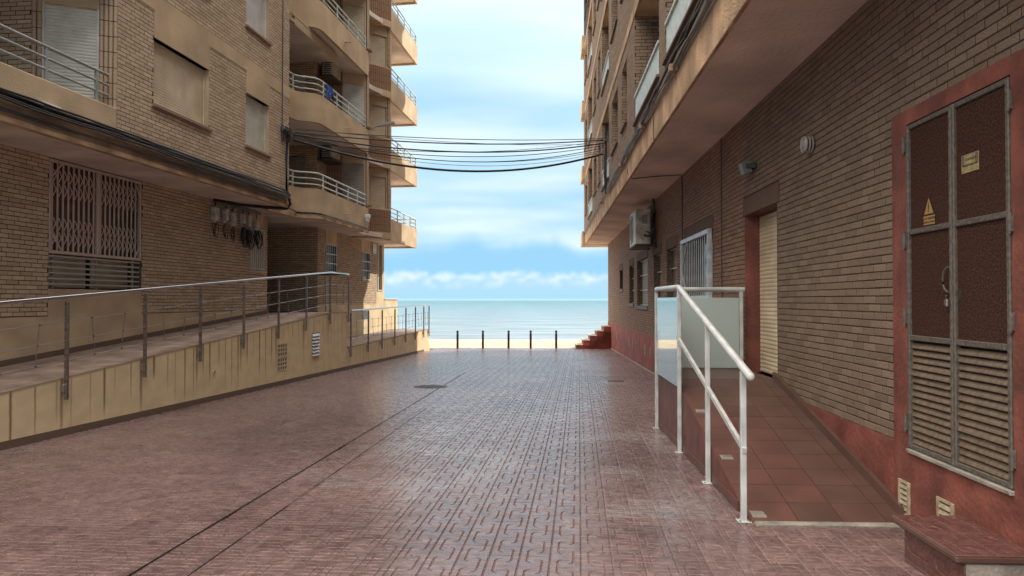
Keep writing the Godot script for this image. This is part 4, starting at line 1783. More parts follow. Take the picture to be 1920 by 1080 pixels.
	for i in 15:
		var a := 10.6 + i * 1.6
		hexa(ce, [Vector3(a, -0.9, 0), Vector3(a + 1.6, -0.9, 0), Vector3(a + 1.6, -0.9, 0.03), Vector3(a, -0.9, 0.03), Vector3(a, gy(a) + 0.04, 0), Vector3(a + 1.6, gy(a + 1.6) + 0.04, 0), Vector3(a + 1.6, gy(a + 1.6) + 0.02, 0.03), Vector3(a, gy(a) + 0.02, 0.03)])
	put("base_fillet", ce, M.cement, b)
	# roller door with red jambs
	var d := part("roller_door", b)
	var rj := S()
	reveal(rj, pl, 9.08, 10.56, 0.60, 2.77, -0.24, 0.004)
	put("jamb", rj, M.red_paint, d)
	shutter(d, pl, 9.09, 10.55, 0.62, 2.76, -0.2, 0.055, M.shutter_beige, true)
	# ground floor windows
	for i in win.size():
		var h = win[i]
		var w := part("window", b)
		var r := S()
		reveal(r, pl, h[0], h[2], h[1], h[3], -0.2, -0.009)
		put("jamb", r, M.brick_far, w)
		var sl := S()
		bx(sl, h[0] - 0.05, h[2] + 0.05, h[1] - 0.11, h[1], -0.15, 0.025, 0.006)
		put("sill", sl, M.ac_brown if i else M.white_paint, w)
		if i == 0:
			var pn := S()
			bx(pn, h[0] + 0.04, h[2] - 0.04, h[1], h[3], -0.19, -0.16)
			put("pane", pn, M.window_glass, w)
			for k in 15:
				var s := S()
				var x: float = h[0] + 0.06 + k * (h[2] - h[0] - 0.12) / 14.0
				bx(s, x - 0.009, x + 0.009, h[1] + 0.03, h[3] - 0.06, 0.034, 0.048, 0.003)
				put("bar", s, M.white_paint, w)
			var fr := S()
			bx(fr, h[0] - 0.02, h[2] + 0.02, h[3] - 0.06, h[3] + 0.02, 0.01, 0.08, 0.006)
			bx(fr, h[0] - 0.02, h[2] + 0.02, h[1] - 0.03, h[1] + 0.03, 0.01, 0.08, 0.006)
			bx(fr, h[0] - 0.02, h[0] + 0.03, h[1] + 0.03, h[3] - 0.06, 0.01, 0.08, 0.006)
			bx(fr, h[2] - 0.03, h[2] + 0.02, h[1] + 0.03, h[3] - 0.06, 0.01, 0.08, 0.006)
			put("frame", fr, M.white_paint, w)
			var dg := S()
			bar(dg, Vector3(h[2] - 0.05, h[1] + 0.55, 0.06), Vector3(h[2] - 0.62, h[3] - 0.06, 0.06), 0.014, 0.02)
			bar(dg, Vector3(h[2] - 0.05, h[1] + 0.5, 0.06), Vector3(h[2] - 0.62, h[1] + 0.03, 0.06), 0.014, 0.02)
			put("brace", dg, M.white_paint, w)
			continue
		shutter(w, pl, h[0], h[2], h[1], h[3], -0.15, 0.05, M.shutter_dull, false)
		if i < 5:
			for k in 4:
				var s := S()
				var y: float = h[1] + 0.01 + k * (h[3] - h[1] - 0.03) / 3.0
				bx(s, h[0], h[2], y, y + 0.022, -0.11, -0.09)
				put("bar", s, M.rail_paint, w)
		else:
			var s := S()
			bx(s, 28.45, 28.5, h[1], h[3], -0.13, -0.08)
			put("mullion", s, M.skirting, w)
	transformer_door(b, pl)


func transformer_door(b: Node3D, pl: Plane2) -> void:
	var sr := S()
	sheet(sr, pl, 4.2, 5.99, -0.9, 3.04, [[4.45, 0.47, 5.75, 2.93]], 0.022)
	reveal(sr, pl, 4.45, 5.75, 0.47, 2.93, -0.05, 0.022)
	bx(sr, 5.987, 5.992, -0.9, 3.04, -0.05, 0.0219)
	bx(sr, 4.2, 5.99, 3.038, 3.043, -0.05, 0.0219)
	put("door_surround", sr, M.red_frame, b)
	var d := part("metal_door", b)
	var sill := S()
	bx(sill, 4.45, 5.75, 0.455, 0.485, -0.05, 0.045, 0.006)
	put("sill", sill, M.cement, d)
	var F := [[4.46, 4.495, 0.49, 2.92], [5.71, 5.745, 0.49, 2.92], [5.068, 5.10, 0.49, 2.92], [5.104, 5.136, 0.49, 2.92]]
	for f in F:
		var s := S()
		bx(s, f[0], f[1], f[2], f[3], -0.01, 0.03, 0.006)
		put("stile", s, M.door_frame, d)
	for leaf in [[4.495, 5.068], [5.136, 5.71]]:
		for y in [[2.885, 2.92], [2.09, 2.13], [1.30, 1.34], [0.49, 0.525]]:
			var s := S()
			bx(s, leaf[0], leaf[1], y[0], y[1], -0.008, 0.026, 0.005)
			put("rail", s, M.door_frame, d)
		for y in [[2.13, 2.885], [1.34, 2.09]]:
			var s := S()
			bx(s, leaf[0], leaf[1], y[0], y[1], -0.006, 0.008)
			put("panel", s, M.rust_mesh, d)
		var bk := S()
		bx(bk, leaf[0], leaf[1], 0.525, 1.30, -0.05, -0.035)
		put("louvre_back", bk, M.dark_gap, d)
		var me: ArrayMesh
		for k in 15:
			var y := 0.532 + k * 0.0507
			if me == null:
				var s := S()
				side_profile(s, leaf[0], leaf[1], y, 0.0405)
				me = put("slat", s, M.louvre_metal, d).mesh
			else:
				inst("slat", me, Transform3D(Basis(Vector3.RIGHT, rng.randfn(0, 0.004)), Vector3(0, k * 0.0507, rng.randfn(0, 0.0006))), d)
	for y in [2.72, 2.0, 1.42, 0.62]:
		for x in [5.76, 4.44]:
			var s := S()
			bx(s, x - 0.015, x + 0.018, y, y + 0.11, 0.02, 0.045, 0.004)
			tube(s, [Vector3(x, y - 0.01, 0.04), Vector3(x, y + 0.12, 0.04)], 0.011, 8)
			put("hinge", s, M.door_frame, d)
	var hd := S()
	var hp := []
	for k in 9:
		var t := PI * k / 8.0
		hp.append(Vector3(5.135 + 0.055 * sin(t), 1.74 + 0.085 * cos(t), 0.034 + 0.01 * sin(t)))
	tube(hd, hp, 0.008, 6)
	put("handle", hd, M.ac_brown, d)
	var lk := S()
	bx(lk, 5.12, 5.16, 1.555, 1.605, 0.03, 0.055, 0.006)
	tube(lk, [Vector3(5.13, 1.60, 0.042), Vector3(5.13, 1.63, 0.042), Vector3(5.15, 1.63, 0.042), Vector3(5.15, 1.60, 0.042)], 0.004, 6)
	put("padlock", lk, M.stainless_dull, d)
	var kh := S()
	bx(kh, 5.02, 5.055, 1.60, 1.68, 0.008, 0.014)
	put("keyhole", kh, M.dark_gap, d)


func side_profile(s: SurfaceTool, a: float, b: float, y: float, h: float) -> void:
	# a bent louvre slat
	var pr := [Vector2(-0.014, h), Vector2(-0.004, h * 0.86), Vector2(0.012, h * 0.30), Vector2(0.016, h * 0.06), Vector2(0.013, 0.0)]
	for i in pr.size() - 1:
		var p: Vector2 = pr[i]
		var q: Vector2 = pr[i + 1]
		var e := (q - p).normalized()
		qd(s, Vector3(a, y + p.y, p.x), Vector3(b, y + p.y, p.x), Vector3(b, y + q.y, q.x), Vector3(a, y + q.y, q.x), Vector3(0, e.x, -e.y))
		qd(s, Vector3(a, y + p.y - 0.003, p.x - 0.002), Vector3(b, y + p.y - 0.003, p.x - 0.002), Vector3(b, y + q.y - 0.003, q.x - 0.002), Vector3(a, y + q.y - 0.003, q.x - 0.002), Vector3(0, -e.x, e.y))


func rr(s: float) -> float:
	return lerpf(-0.085, 0.655, clampf((s - 5.72) / 3.40, 0.0, 1.0))


func right_ramp() -> void:
	use("R")
	var t := thing("tiled_ramp", "steep red-tiled access ramp leading up to the beige roller door", "ramp", Vector3(8, -0.1, 0.6))
	var W := 1.20
	var END := 10.72
	var core := S()
	side_prism(core, PackedVector2Array([Vector2(5.72, -0.4), Vector2(END, -0.4), Vector2(END, 0.648), Vector2(9.12, 0.648), Vector2(5.72, -0.092)]), 0.02, W - 0.004)
	put("core", core, M.tile_grout, t)
	var lip := S()
	bx(lip, 5.66, 5.74, -0.3, -0.072, 0.06, W - 0.02, 0.008)
	put("lip", lip, M.cement, t)
	var mats := [M.red_tile, M.red_tile_light, M.red_tile_dark]
	var wcut := [1.203, 0.84, 0.51, 0.18, 0.02]
	var sl := Vector2(3.40, 0.74)
	var n := 11
	for r in n:
		for c in 4:
			var a := 5.735 + 3.385 * r / n
			var b := 5.735 + 3.385 * (r + 1) / n
			var st := S()
			var g := 0.0025
			var w0: float = wcut[c + 1] + g
			var w1: float = wcut[c] - g
			var j := rng.randf_range(-0.0008, 0.0008)
			var v := []
			for top in 2:
				for p in [[a + g, w0], [b - g, w0], [b - g, w1], [a + g, w1]]:
					v.append(Vector3(p[0], rr(p[0]) + (0.003 + j if top else -0.02), p[1]))
			hexa(st, v)
			put("floor_tile", st, M.red_walk if c == 0 or (c == 1 and r < 7 and rng.randf() < 0.8) else mats[rng.randi() % 3], t)
	for r in 5:
		for c in 4:
			var a := 9.122 + (END - 9.122) * r / 5.0
			var b := 9.122 + (END - 9.122) * (r + 1) / 5.0
			var st := S()
			bx(st, a + 0.0025, b - 0.0025, 0.63, 0.658, wcut[c + 1] + 0.0025, wcut[c] - 0.0025, 0.001)
			put("floor_tile", st, mats[rng.randi() % 3], t)
	# upright tiles on the outer side with a base strip
	for r in 15:
		var a := 5.75 + 0.3313 * r
		var b := a + 0.3313
		var st := S()
		hexa(st, [Vector3(a + 0.002, gy(a) + 0.02, W - 0.006), Vector3(b - 0.002, gy(b) + 0.02, W - 0.006), Vector3(b - 0.002, gy(b) + 0.02, W + 0.008), Vector3(a + 0.002, gy(a) + 0.02, W + 0.008), Vector3(a + 0.002, rr(a), W - 0.006), Vector3(b - 0.002, rr(b), W - 0.006), Vector3(b - 0.002, rr(b), W + 0.008), Vector3(a + 0.002, rr(a), W + 0.008)])
		put("side_tile", st, M.red_side, t)
		if r > 0:
			var s2 := S()
			hexa(s2, [Vector3(a + 0.002, gy(a) - 0.1, W), Vector3(b - 0.002, gy(b) - 0.1, W), Vector3(b - 0.002, gy(b) - 0.1, W + 0.018), Vector3(a + 0.002, gy(a) - 0.1, W + 0.018), Vector3(a + 0.002, minf(gy(a) + 0.085, rr(a) - 0.01), W), Vector3(b - 0.002, minf(gy(b) + 0.085, rr(b) - 0.01), W), Vector3(b - 0.002, minf(gy(b) + 0.085, rr(b) - 0.01), W + 0.018), Vector3(a + 0.002, minf(gy(a) + 0.085, rr(a) - 0.01), W + 0.018)])
			put("base_tile", s2, M.red_walk, t)
	var kb := S()
	hexa(kb, [Vector3(5.80, rr(5.8) - 0.02, 0.012), Vector3(9.12, rr(9.12) - 0.02, 0.012), Vector3(9.12, rr(9.12) - 0.02, 0.055), Vector3(5.80, rr(5.8) - 0.02, 0.055), Vector3(5.80, rr(5.8) + 0.085, 0.012), Vector3(9.12, rr(9.12) + 0.085, 0.012), Vector3(9.12, rr(9.12) + 0.085, 0.055), Vector3(5.80, rr(5.8) + 0.085, 0.055)])
	put("kerb", kb, M.red_tile_light, t)
	for s in [5.86, 6.9, 8.05]:
		var ps := S()
		var y := rr(s)
		hexa(ps, [Vector3(s - 0.06, rr(s - 0.06) + 0.002, W - 0.14), Vector3(s + 0.06, rr(s + 0.06) + 0.002, W - 0.14), Vector3(s + 0.06, rr(s + 0.06) + 0.002, W - 0.03), Vector3(s - 0.06, rr(s - 0.06) + 0.002, W - 0.03), Vector3(s - 0.05, y + 0.008, W - 0.13), Vector3(s + 0.05, y + 0.012, W - 0.13), Vector3(s + 0.05, y + 0.012, W - 0.04), Vector3(s - 0.05, y + 0.006, W - 0.04)])
		put("mortar_patch", ps, M.cement, t)
	# white handrail with two glass screens
	var h := thing("white_handrail", "white painted tubular handrail with two glass screens on the red-tiled ramp", "handrail", Vector3(8, 0, 1.25))
	var PW := 1.245
	var top := [Vector3(5.56, 1.035, PW), Vector3(5.78, 1.085, PW), Vector3(8.6, 1.742, PW), Vector3(8.68, 1.75, PW), Vector3(10.42, 1.75, PW), Vector3(10.46, 1.75, PW - 0.03), Vector3(10.46, 1.75, 0.04)]
	var tr := S()
	tube(tr, top, 0.031, 12)
	lathe(tr, Vector3(5.56, 1.035, PW), [Vector2(0.0, -0.032), Vector2(0.019, -0.026), Vector2(0.029, -0.012), Vector2(0.032, 0.0), Vector2(0.029, 0.012), Vector2(0.019, 0.026), Vector2(0.0, 0.032)], 12, 0)
	put("top_rail", tr, M.white_paint, h)
	for q in [[5.78, 1.06], [7.08, 1.38], [8.62, 1.73], [10.44, 1.73]]:
		var s := S()
		bx(s, q[0] - 0.022, q[0] + 0.022, gy(q[0]), q[1], PW - 0.022, PW + 0.022, 0.005)
		var pp := part("base_plate", h)
		var bp := S()
		bx(bp, q[0] - 0.055, q[0] + 0.055, gy(q[0]), gy(q[0]) + 0.008, PW - 0.05, PW + 0.05, 0.002)
		put("plate", bp, M.white_paint, pp)
		for e in [[-0.04, -0.036], [0.04, -0.036], [-0.04, 0.036], [0.04, 0.036]]:
			var bo := S()
			lathe(bo, Vector3(q[0] + e[0], gy(q[0]) + 0.008, PW + e[1]), [Vector2(0.008, 0.0), Vector2(0.008, 0.007), Vector2(0.0, 0.009)], 6)
			put("bolt", bo, M.stainless_dull, pp)
		put("post", s, M.white_paint, h)
	var wp := S()
	bx(wp, 10.44, 10.484, 0.655, 1.73, 0.06, 0.104, 0.005)
	put("post", wp, M.white_paint, h)
	var mr := S()
	bar(mr, Vector3(8.72, 1.175, PW), Vector3(5.74, 0.455, PW), 0.03, 0.04)
	put("mid_rail", mr, M.white_paint, h)
	var g1 := S()
	bx(g1, 8.66, 10.40, 0.60, 1.635, PW - 0.006, PW + 0.006, 0.002)
	put("glass_screen", g1, M.mirror_glass, h)
	var g2 := S()
	bx(g2, 10.456, 10.468, 0.67, 1.635, 0.115, PW - 0.03, 0.002)
	put("glass_screen", g2, M.frosted_glass, h)
	# step block under the metal door
	var sb := thing("tiled_step_block", "low step block faced with moulded red tiles under the metal door", "step", Vector3(4.55, -0.07, 0.25))
	var cb := S()
	bx(cb, 4.19, 4.90, -0.4, 0.145, 0.0, 0.44, 0.006)
	put("core", cb, M.cement, sb)
	var slab := S()
	bx(slab, 4.17, 4.97, 0.15, 0.196, 0.03, 0.50, 0.012)
	put("top_slab", slab, M.red_tile_light, sb)
	var tm := tile_mesh()
	var tm2 := tile_mesh(true)
	for me in [tm, tm2]:
		for s in 2:
			var mm: StandardMaterial3D = me.surface_get_material(s).duplicate()
			mm.albedo_color = Color(0.215, 0.098, 0.083).linear_to_srgb()
			me.surface_set_material(s, mm)
	for i in 4:
		for j in 2:
			inst("moulded_tile", tm if (i + j) % 2 else tm2, Transform3D(Basis().scaled(Vector3(0.98, 1, 1.13)), fix(Vector3(4.27 + i * 0.2, 0.2005, 0.385 - j * 0.228))), sb)
		if i < 4:
			for j in 2:
				inst("moulded_tile", tm if (i + j) % 2 else tm2, Transform3D(Basis(Vector3.RIGHT, PI / 2).scaled_local(Vector3(0.9, 1, 0.98)), fix(Vector3(4.28 + i * 0.178, 0.045 - j * 0.2, 0.447))), sb)


func lettering(parent: Node3D, text: String, at: Vector3, h: float, m: Material, n := "lettering") -> void:
	var tm := TextMesh.new()
	var f := SystemFont.new()
	f.font_names = PackedStringArray(["Droid Sans"])
	f.font_weight = 700
	tm.font = f
	tm.text = text
	tm.font_size = 32
	tm.pixel_size = h / 24.0
	tm.depth = 0.0008
	var o := MeshInstance3D.new()
	o.name = n
	o.mesh = tm
	o.material_override = m
	o.position = fix(at)
	parent.add_child(o, true)


func small_things_right() -> void:
	use("R")
	# warning sign on the left leaf
	var w := thing("warning_sign", "yellow triangular high-voltage warning sign on the metal door", "sign", Vector3(5.43, 2.15, 0.02))
	var a := S()
	side_prism(a, PackedVector2Array([Vector2(5.352, 2.212), Vector2(5.508, 2.212), Vector2(5.43, 2.348)]), 0.010, 0.014)
	put("triangle", a, M.sign_black, w)
	var a2 := S()
	side_prism(a2, PackedVector2Array([Vector2(5.366, 2.219), Vector2(5.494, 2.219), Vector2(5.43, 2.331)]), 0.0142, 0.016)
	put("face", a2, M.sign_yellow, w)
	var bo := S()
	side_prism(bo, PackedVector2Array([Vector2(5.426, 2.304), Vector2(5.443, 2.266), Vector2(5.431, 2.268), Vector2(5.441, 2.236), Vector2(5.437, 2.236), Vector2(5.429, 2.224), Vector2(5.427, 2.238), Vector2(5.432, 2.238), Vector2(5.418, 2.276), Vector2(5.431, 2.274), Vector2(5.420, 2.304)]), 0.0162, 0.0172)
	put("bolt", bo, M.sign_black, w)
	var pb := S()
	bx(pb, 5.352, 5.508, 2.142, 2.207, 0.010, 0.0145, 0.001)
	put("plate", pb, M.sign_yellow, w)
	lettering(w, "ALTA TENSIÓN", Vector3(5.43, 2.186, 0.0152), 0.019, M.sign_black)
	lettering(w, "PELIGRO DE MUERTE", Vector3(5.43, 2.160, 0.0152), 0.0135, M.sign_black)
	var p := thing("door_plaque", "small cream notice plate on the upper right door panel", "plaque", Vector3(4.9, 2.45, 0.02))
	var pp := S()
	bx(pp, 4.80, 5.0, 2.43, 2.55, 0.009, 0.013, 0.001)
	put("plate", pp, M.sign_cream, p)
	lettering(p, "CENTRO DE", Vector3(4.89, 2.515, 0.0136), 0.018, M.sign_black)
	lettering(p, "TRANSFORMACIÓN", Vector3(4.9, 2.478, 0.0136), 0.014, M.sign_black)
	var rb := S()
	bx(rb, 4.805, 4.835, 2.475, 2.545, 0.0131, 0.0138)
	put("emblem", rb, M.louvre_metal, p)
	rb = S()
	bx(rb, 4.968, 4.992, 2.475, 2.545, 0.0131, 0.0138)
	put("emblem", rb, M.louvre_metal, p)
	# vents by the step
	for q in [[5.73, 5.90, -0.05, 0.225, "tall cream louvred vent low on the red wall beside the ramp foot", 6], [5.11, 5.32, 0.02, 0.235, "short cream louvred vent just behind the step block", 4]]:
		var v := thing("louvred_vent", q[4], "vent", Vector3((q[0] + q[1]) / 2, q[2], 0.02), "cream vents in the red base")
		var fr := S()
		bx(fr, q[0] - 0.004, q[0] + 0.03, q[2], q[3], 0.02, 0.036, 0.003)
		bx(fr, q[1] - 0.03, q[1] + 0.004, q[2], q[3], 0.02, 0.036, 0.003)
		bx(fr, q[0] + 0.03, q[1] - 0.03, q[3] - 0.018, q[3], 0.02, 0.036)
		bx(fr, q[0] + 0.03, q[1] - 0.03, q[2], q[2] + 0.015, 0.02, 0.036)
		put("frame", fr, M.vent_cream, v)
		var bk := S()
		bx(bk, q[0] + 0.02, q[1] - 0.02, q[2] + 0.01, q[3] - 0.01, 0.021, 0.024)
		put("backing", bk, M.ac_brown, v)
		var n: int = q[5]
		var hh: float = (q[3] - q[2] - 0.033) / n
		for k in n:
			var y: float = q[2] + 0.015 + k * hh
			var s := S()
			hexa(s, [Vector3(q[0] + 0.03, y, 0.026), Vector3(q[1] - 0.03, y, 0.026), Vector3(q[1] - 0.03, y, 0.038), Vector3(q[0] + 0.03, y, 0.038), Vector3(q[0] + 0.03, y + hh * 0.62, 0.0245), Vector3(q[1] - 0.03, y + hh * 0.62, 0.0245), Vector3(q[1] - 0.03, y + hh * 0.55, 0.028), Vector3(q[0] + 0.03, y + hh * 0.55, 0.028)])
			put("slat", s, M.vent_cream, v)
	# little pale slits in the far red base
	var slits := [[15.6, 0.27], [16.6, 0.27], [20.3, 0.22], [21.4, 0.22], [24.6, 0.20], [25.6, 0.20], [30.2, 0.2]]
	for i in slits.size():
		var e = slits[i]
		var v := thing("slit_vent", "narrow pale vent slit in the far red base, number %s from the ramp end" % ["one", "two", "three", "four", "five", "six", "seven"][i], "vent", Vector3(e[0], e[1] - 0.15, 0.016), "pale slits in the red base")
		var s := S()
		bx(s, e[0] - 0.06, e[0] + 0.06, e[1] - 0.17, e[1] + 0.13, 0.016, 0.024, 0.003)
		for k in 3:
			bx(s, e[0] - 0.05, e[0] + 0.05, e[1] - 0.14 + k * 0.09, e[1] - 0.10 + k * 0.09, 0.024, 0.032)
		put("grille", s, M.vent_cream, v)
	var f := thing("floodlight", "small dark floodlight fixed to the brown brick above the roller door", "floodlight", Vector3(10.05, 3.37, 0.0))
	var fs := S()
	hexa(fs, [Vector3(9.98, 3.30, 0.05), Vector3(10.16, 3.30, 0.05), Vector3(10.16, 3.27, 0.15), Vector3(9.98, 3.27, 0.15), Vector3(9.98, 3.44, 0.08), Vector3(10.16, 3.44, 0.08), Vector3(10.16, 3.42, 0.19), Vector3(9.98, 3.42, 0.19)])
	put("housing", fs, M.lamp_grey, f)
	var fg := S()
	hexa(fg, [Vector3(9.995, 3.285, 0.151), Vector3(10.145, 3.285, 0.151), Vector3(10.145, 3.285, 0.155), Vector3(9.995, 3.285, 0.155), Vector3(9.995, 3.41, 0.188), Vector3(10.145, 3.41, 0.188), Vector3(10.145, 3.41, 0.192), Vector3(9.995, 3.41, 0.192)])
	put("lens", fg, M.lamp_grey, f)
	var fb := S()
	bx(fb, 9.95, 9.965, 3.34, 3.40, 0.0, 0.14)
	bx(fb, 10.175, 10.19, 3.34, 3.40, 0.0, 0.14)
	bx(fb, 9.95, 10.19, 3.34, 3.40, 0.0, 0.012)
	put("bracket", fb, M.cable_grey, f)
	var c := thing("round_vent_cap", "round ringed pale vent cap on the brown brick wall", "vent cap", Vector3(7.83, 3.21, 0.0))
	var cs := S()
	lathe(cs, Vector3(7.83, 3.21, 0.0), [Vector2(0.06, 0.0), Vector2(0.06, 0.1)], 20, 2)
	put("neck", cs, M.ac_brown, c)
	for k in 3:
		var r := S()
		var z := 0.018 + 0.032 * k
		lathe(r, Vector3(7.83, 3.21, z), [Vector2(0.05, 0.0), Vector2(0.083, 0.0), Vector2(0.085, 0.006), Vector2(0.083, 0.012), Vector2(0.05, 0.014)] if k < 2 else [Vector2(0.05, 0.0), Vector2(0.085, 0.0), Vector2(0.088, 0.012), Vector2(0.08, 0.026), Vector2(0.045, 0.036), Vector2(0.0, 0.038)], 24, 2)
		put("ring", r, M.cap_grey, c)
	# air conditioner on the far wall
	var ac := thing("outdoor_air_conditioner", "large pale outdoor air conditioner on brackets under the brown brick overhang", "air conditioner", Vector3(20.0, 3.0, 0.0))
	var A := S()
	bx(A, 19.25, 20.65, 3.02, 3.92, 0.14, 0.52, 0.02)
	put("cabinet", A, M.ac_white, ac)
	var fr2 := S()
	lathe(fr2, Vector3(20.15, 3.47, 0.52), [Vector2(0.37, 0.0), Vector2(0.37, 0.02), Vector2(0.34, 0.02), Vector2(0.34, 0.0)], 28, 2)
	for k in 5:
		lathe(fr2, Vector3(20.15, 3.47, 0.526), [Vector2(0.06 + k * 0.06, 0.0), Vector2(0.066 + k * 0.06, 0.006), Vector2(0.072 + k * 0.06, 0.0)], 28, 2)
	put("fan_grille", fr2, M.ac_white, ac)
	var fh := S()
	lathe(fh, Vector3(20.15, 3.47, 0.5215), [Vector2(0.34, 0.0), Vector2(0.0, 0.0)], 28, 2)
	put("fan_opening", fh, M.ac_dark, ac)
	var sv := S()
	for k in 9:
		bx(sv, 19.244, 19.249, 3.55 + k * 0.025, 3.562 + k * 0.025, 0.22, 0.36)
	put("side_slots", sv, M.ac_brown, ac)
	var bk2 := S()
	for s in [19.4, 20.5]:
		bx(bk2, s, s + 0.04, 2.96, 3.0, 0.0, 0.56)
		bx(bk2, s, s + 0.04, 2.98, 3.4, 0.0, 0.03)
	bx(bk2, 19.2, 20.7, 2.97, 2.985, 0.1, 0.55)
	put("bracket", bk2, M.ac_brown, ac)
	var pi := S()
	tube(pi, [Vector3(19.24, 3.25, 0.3), Vector3(19.15, 3.22, 0.2), Vector3(19.1, 3.4, 0.08), Vector3(19.1, 3.8, 0.06), Vector3(19.2, 4.16, 0.08)], 0.03, 8)
	tube(pi, [Vector3(19.24, 3.35, 0.25), Vector3(19.12, 3.3, 0.16), Vector3(19.06, 3.45, 0.05), Vector3(19.05, 2.9, 0.03)], 0.015, 8)
	put("pipe", pi, M.cable_grey, ac)
	# thin conduit running down the wall and along the soffit
	var cd := thing("thin_conduit", "thin dark cable crossing the soffit and dropping down the brown wall", "cable", Vector3(15.3, 2.9, 0.0))
	var cs2 := S()
	tube(cs2, [Vector3(15.45, 2.8, 0.012), Vector3(15.45, 4.12, 0.012), Vector3(15.45, 4.155, 0.04), Vector3(15.6, 4.155, 0.5), Vector3(15.9, 4.155, 0.98)], 0.010, 6)
	put("cable", cs2, M.cable_grey, cd)
	var cd2 := thing("wall_conduit", "faint vertical conduit between barred window and roller door", "cable", Vector3(11.9, 2.0, 0.0))
	var cs3 := S()
	tube(cs3, [Vector3(11.95, 0.66, 0.012), Vector3(11.95, 4.15, 0.012)], 0.008, 6)
	put("cable", cs3, M.ac_brown, cd2)
	# outlet blocks along the fascia
	var fx := [9.9, 13.2, 17.0, 23.5]
	for i in fx.size():
		var o := thing("drain_spout", "terracotta drain spout on the tan fascia, %s from the camera end" % ["first", "second", "third", "fourth"][i], "spout", Vector3(fx[i], 4.6, 1.05), "drain spouts on the tan fascia")
		var s := S()
		bx(s, fx[i] - 0.06, fx[i] + 0.06, 4.60, 4.70, 1.03, 1.15, 0.01)
		put("block", s, M.sill_stone, o)
	# foot of the far stairs
	var stt := thing("corner_stairs", "red-sided stairs with pale treads at the far end of the brown building", "stairs", Vector3(33.6, -0.5, 0.7))
	for k in 5:
		var s := S()
		var w1 := 1.52 - k * 0.30
		bx(s, 33.05, 34.7, -0.75, -0.335 + k * 0.2 - 0.03, 0.018, w1)
		put("riser_block", s, M.red_far, stt)
		var tr := S()
		bx(tr, 33.03, 34.7, -0.335 + k * 0.2 - 0.03, -0.335 + k * 0.2, 0.018 if k == 4 else w1 - 0.31, w1 + 0.02, 0.006)
		put("tread", tr, M.promenade, stt)


func litter() -> void:
	use("G")
	var st := S()
	st.set_normal(Vector3.UP)
	for v in [Vector3(-0.5, 0, 0), Vector3(0.0, 0.12, -0.24), Vector3(0.5, 0.05, 0), Vector3(-0.5, 0, 0), Vector3(0.5, 0.05, 0), Vector3(0.0, 0.1, 0.24)]:
		st.add_vertex(v)
	var me := st.commit()
	me.surface_set_material(0, M.dead_leaf)
	var mm := MultiMesh.new()
	mm.transform_format = MultiMesh.TRANSFORM_3D
	mm.use_colors = true
	mm.mesh = me
	mm.instance_count = 420
	for k in 420:
		var d := 4.0 + 26.0 * pow(rng.randf(), 1.3)
		var left := -6.7 + 0.1082 * d
		var right := 2.6 + 0.0478 * d - (1.3 if d < 10.8 else 0.0)
		var t := rng.randf()
		var x := lerpf(left, right, t) if rng.randf() < 0.55 else (left + absf(rng.randfn(0, 0.25)) + 0.05 if rng.randf() < 0.5 else right - absf(rng.randfn(0, 0.2)) - 0.05)
		var p := GF.affine_inverse() * Vector3(x, gy(d), -d)
		var sz := rng.randf_range(0.010, 0.034)
		mm.set_instance_transform(k, Transform3D(Basis(Vector3.UP, rng.randf() * TAU).scaled_local(Vector3(sz, sz, sz)), Vector3(p.x, 0.003, p.z)))
		mm.set_instance_color(k, Color(0.10, 0.06, 0.035).lerp(Color(0.34, 0.26, 0.18), rng.randf()))
	var o := MultiMeshInstance3D.new()
	o.name = "leaf_litter"
	o.multimesh = mm
	o.transform = GF
	tag(o, "scattered dry leaf scraps and grit lying on the red paving", "litter", "", "stuff")
	add_child(o, true)


func plants() -> void:
	use("L")
	var at := [[24.15, 0, "dark leafy pot plant behind the lowest curved balcony railing"], [24.1, 2, "dark leafy pot plant behind the third curved balcony railing"]]
	for e in at:
		var y0: float = 3.98 + LP * e[1]
		var o := thing("pot_plant", e[2], "plant", Vector3(e[0], y0, 0.75))
		var p := S()
		lathe(p, Vector3(e[0], y0, 0.75), [Vector2(0.0, 0.0), Vector2(0.11, 0.0), Vector2(0.15, 0.32), Vector2(0.165, 0.32), Vector2(0.165, 0.36), Vector2(0.0, 0.35)], 16)
		put("pot", p, M.sill_stone, o)
		var f := S()
		for k in 130:
			var a := rng.randf() * TAU
			var r := 0.30 * sqrt(rng.randf())
			var c := Vector3(e[0] + r * cos(a) * 1.4, y0 + 0.36 + 0.5 * rng.randf() * (1.1 - r * 2.0), 0.75 + r * sin(a) * 0.7)
			var u := Vector3(rng.randfn(), rng.randfn(), rng.randfn()).normalized() * 0.07
			var v := u.cross(Vector3(rng.randfn(), rng.randfn(), rng.randfn())).normalized() * 0.03
			qd(f, c - u, c + v, c + u, c - v)
		put("foliage", f, M.leaf_green, o)


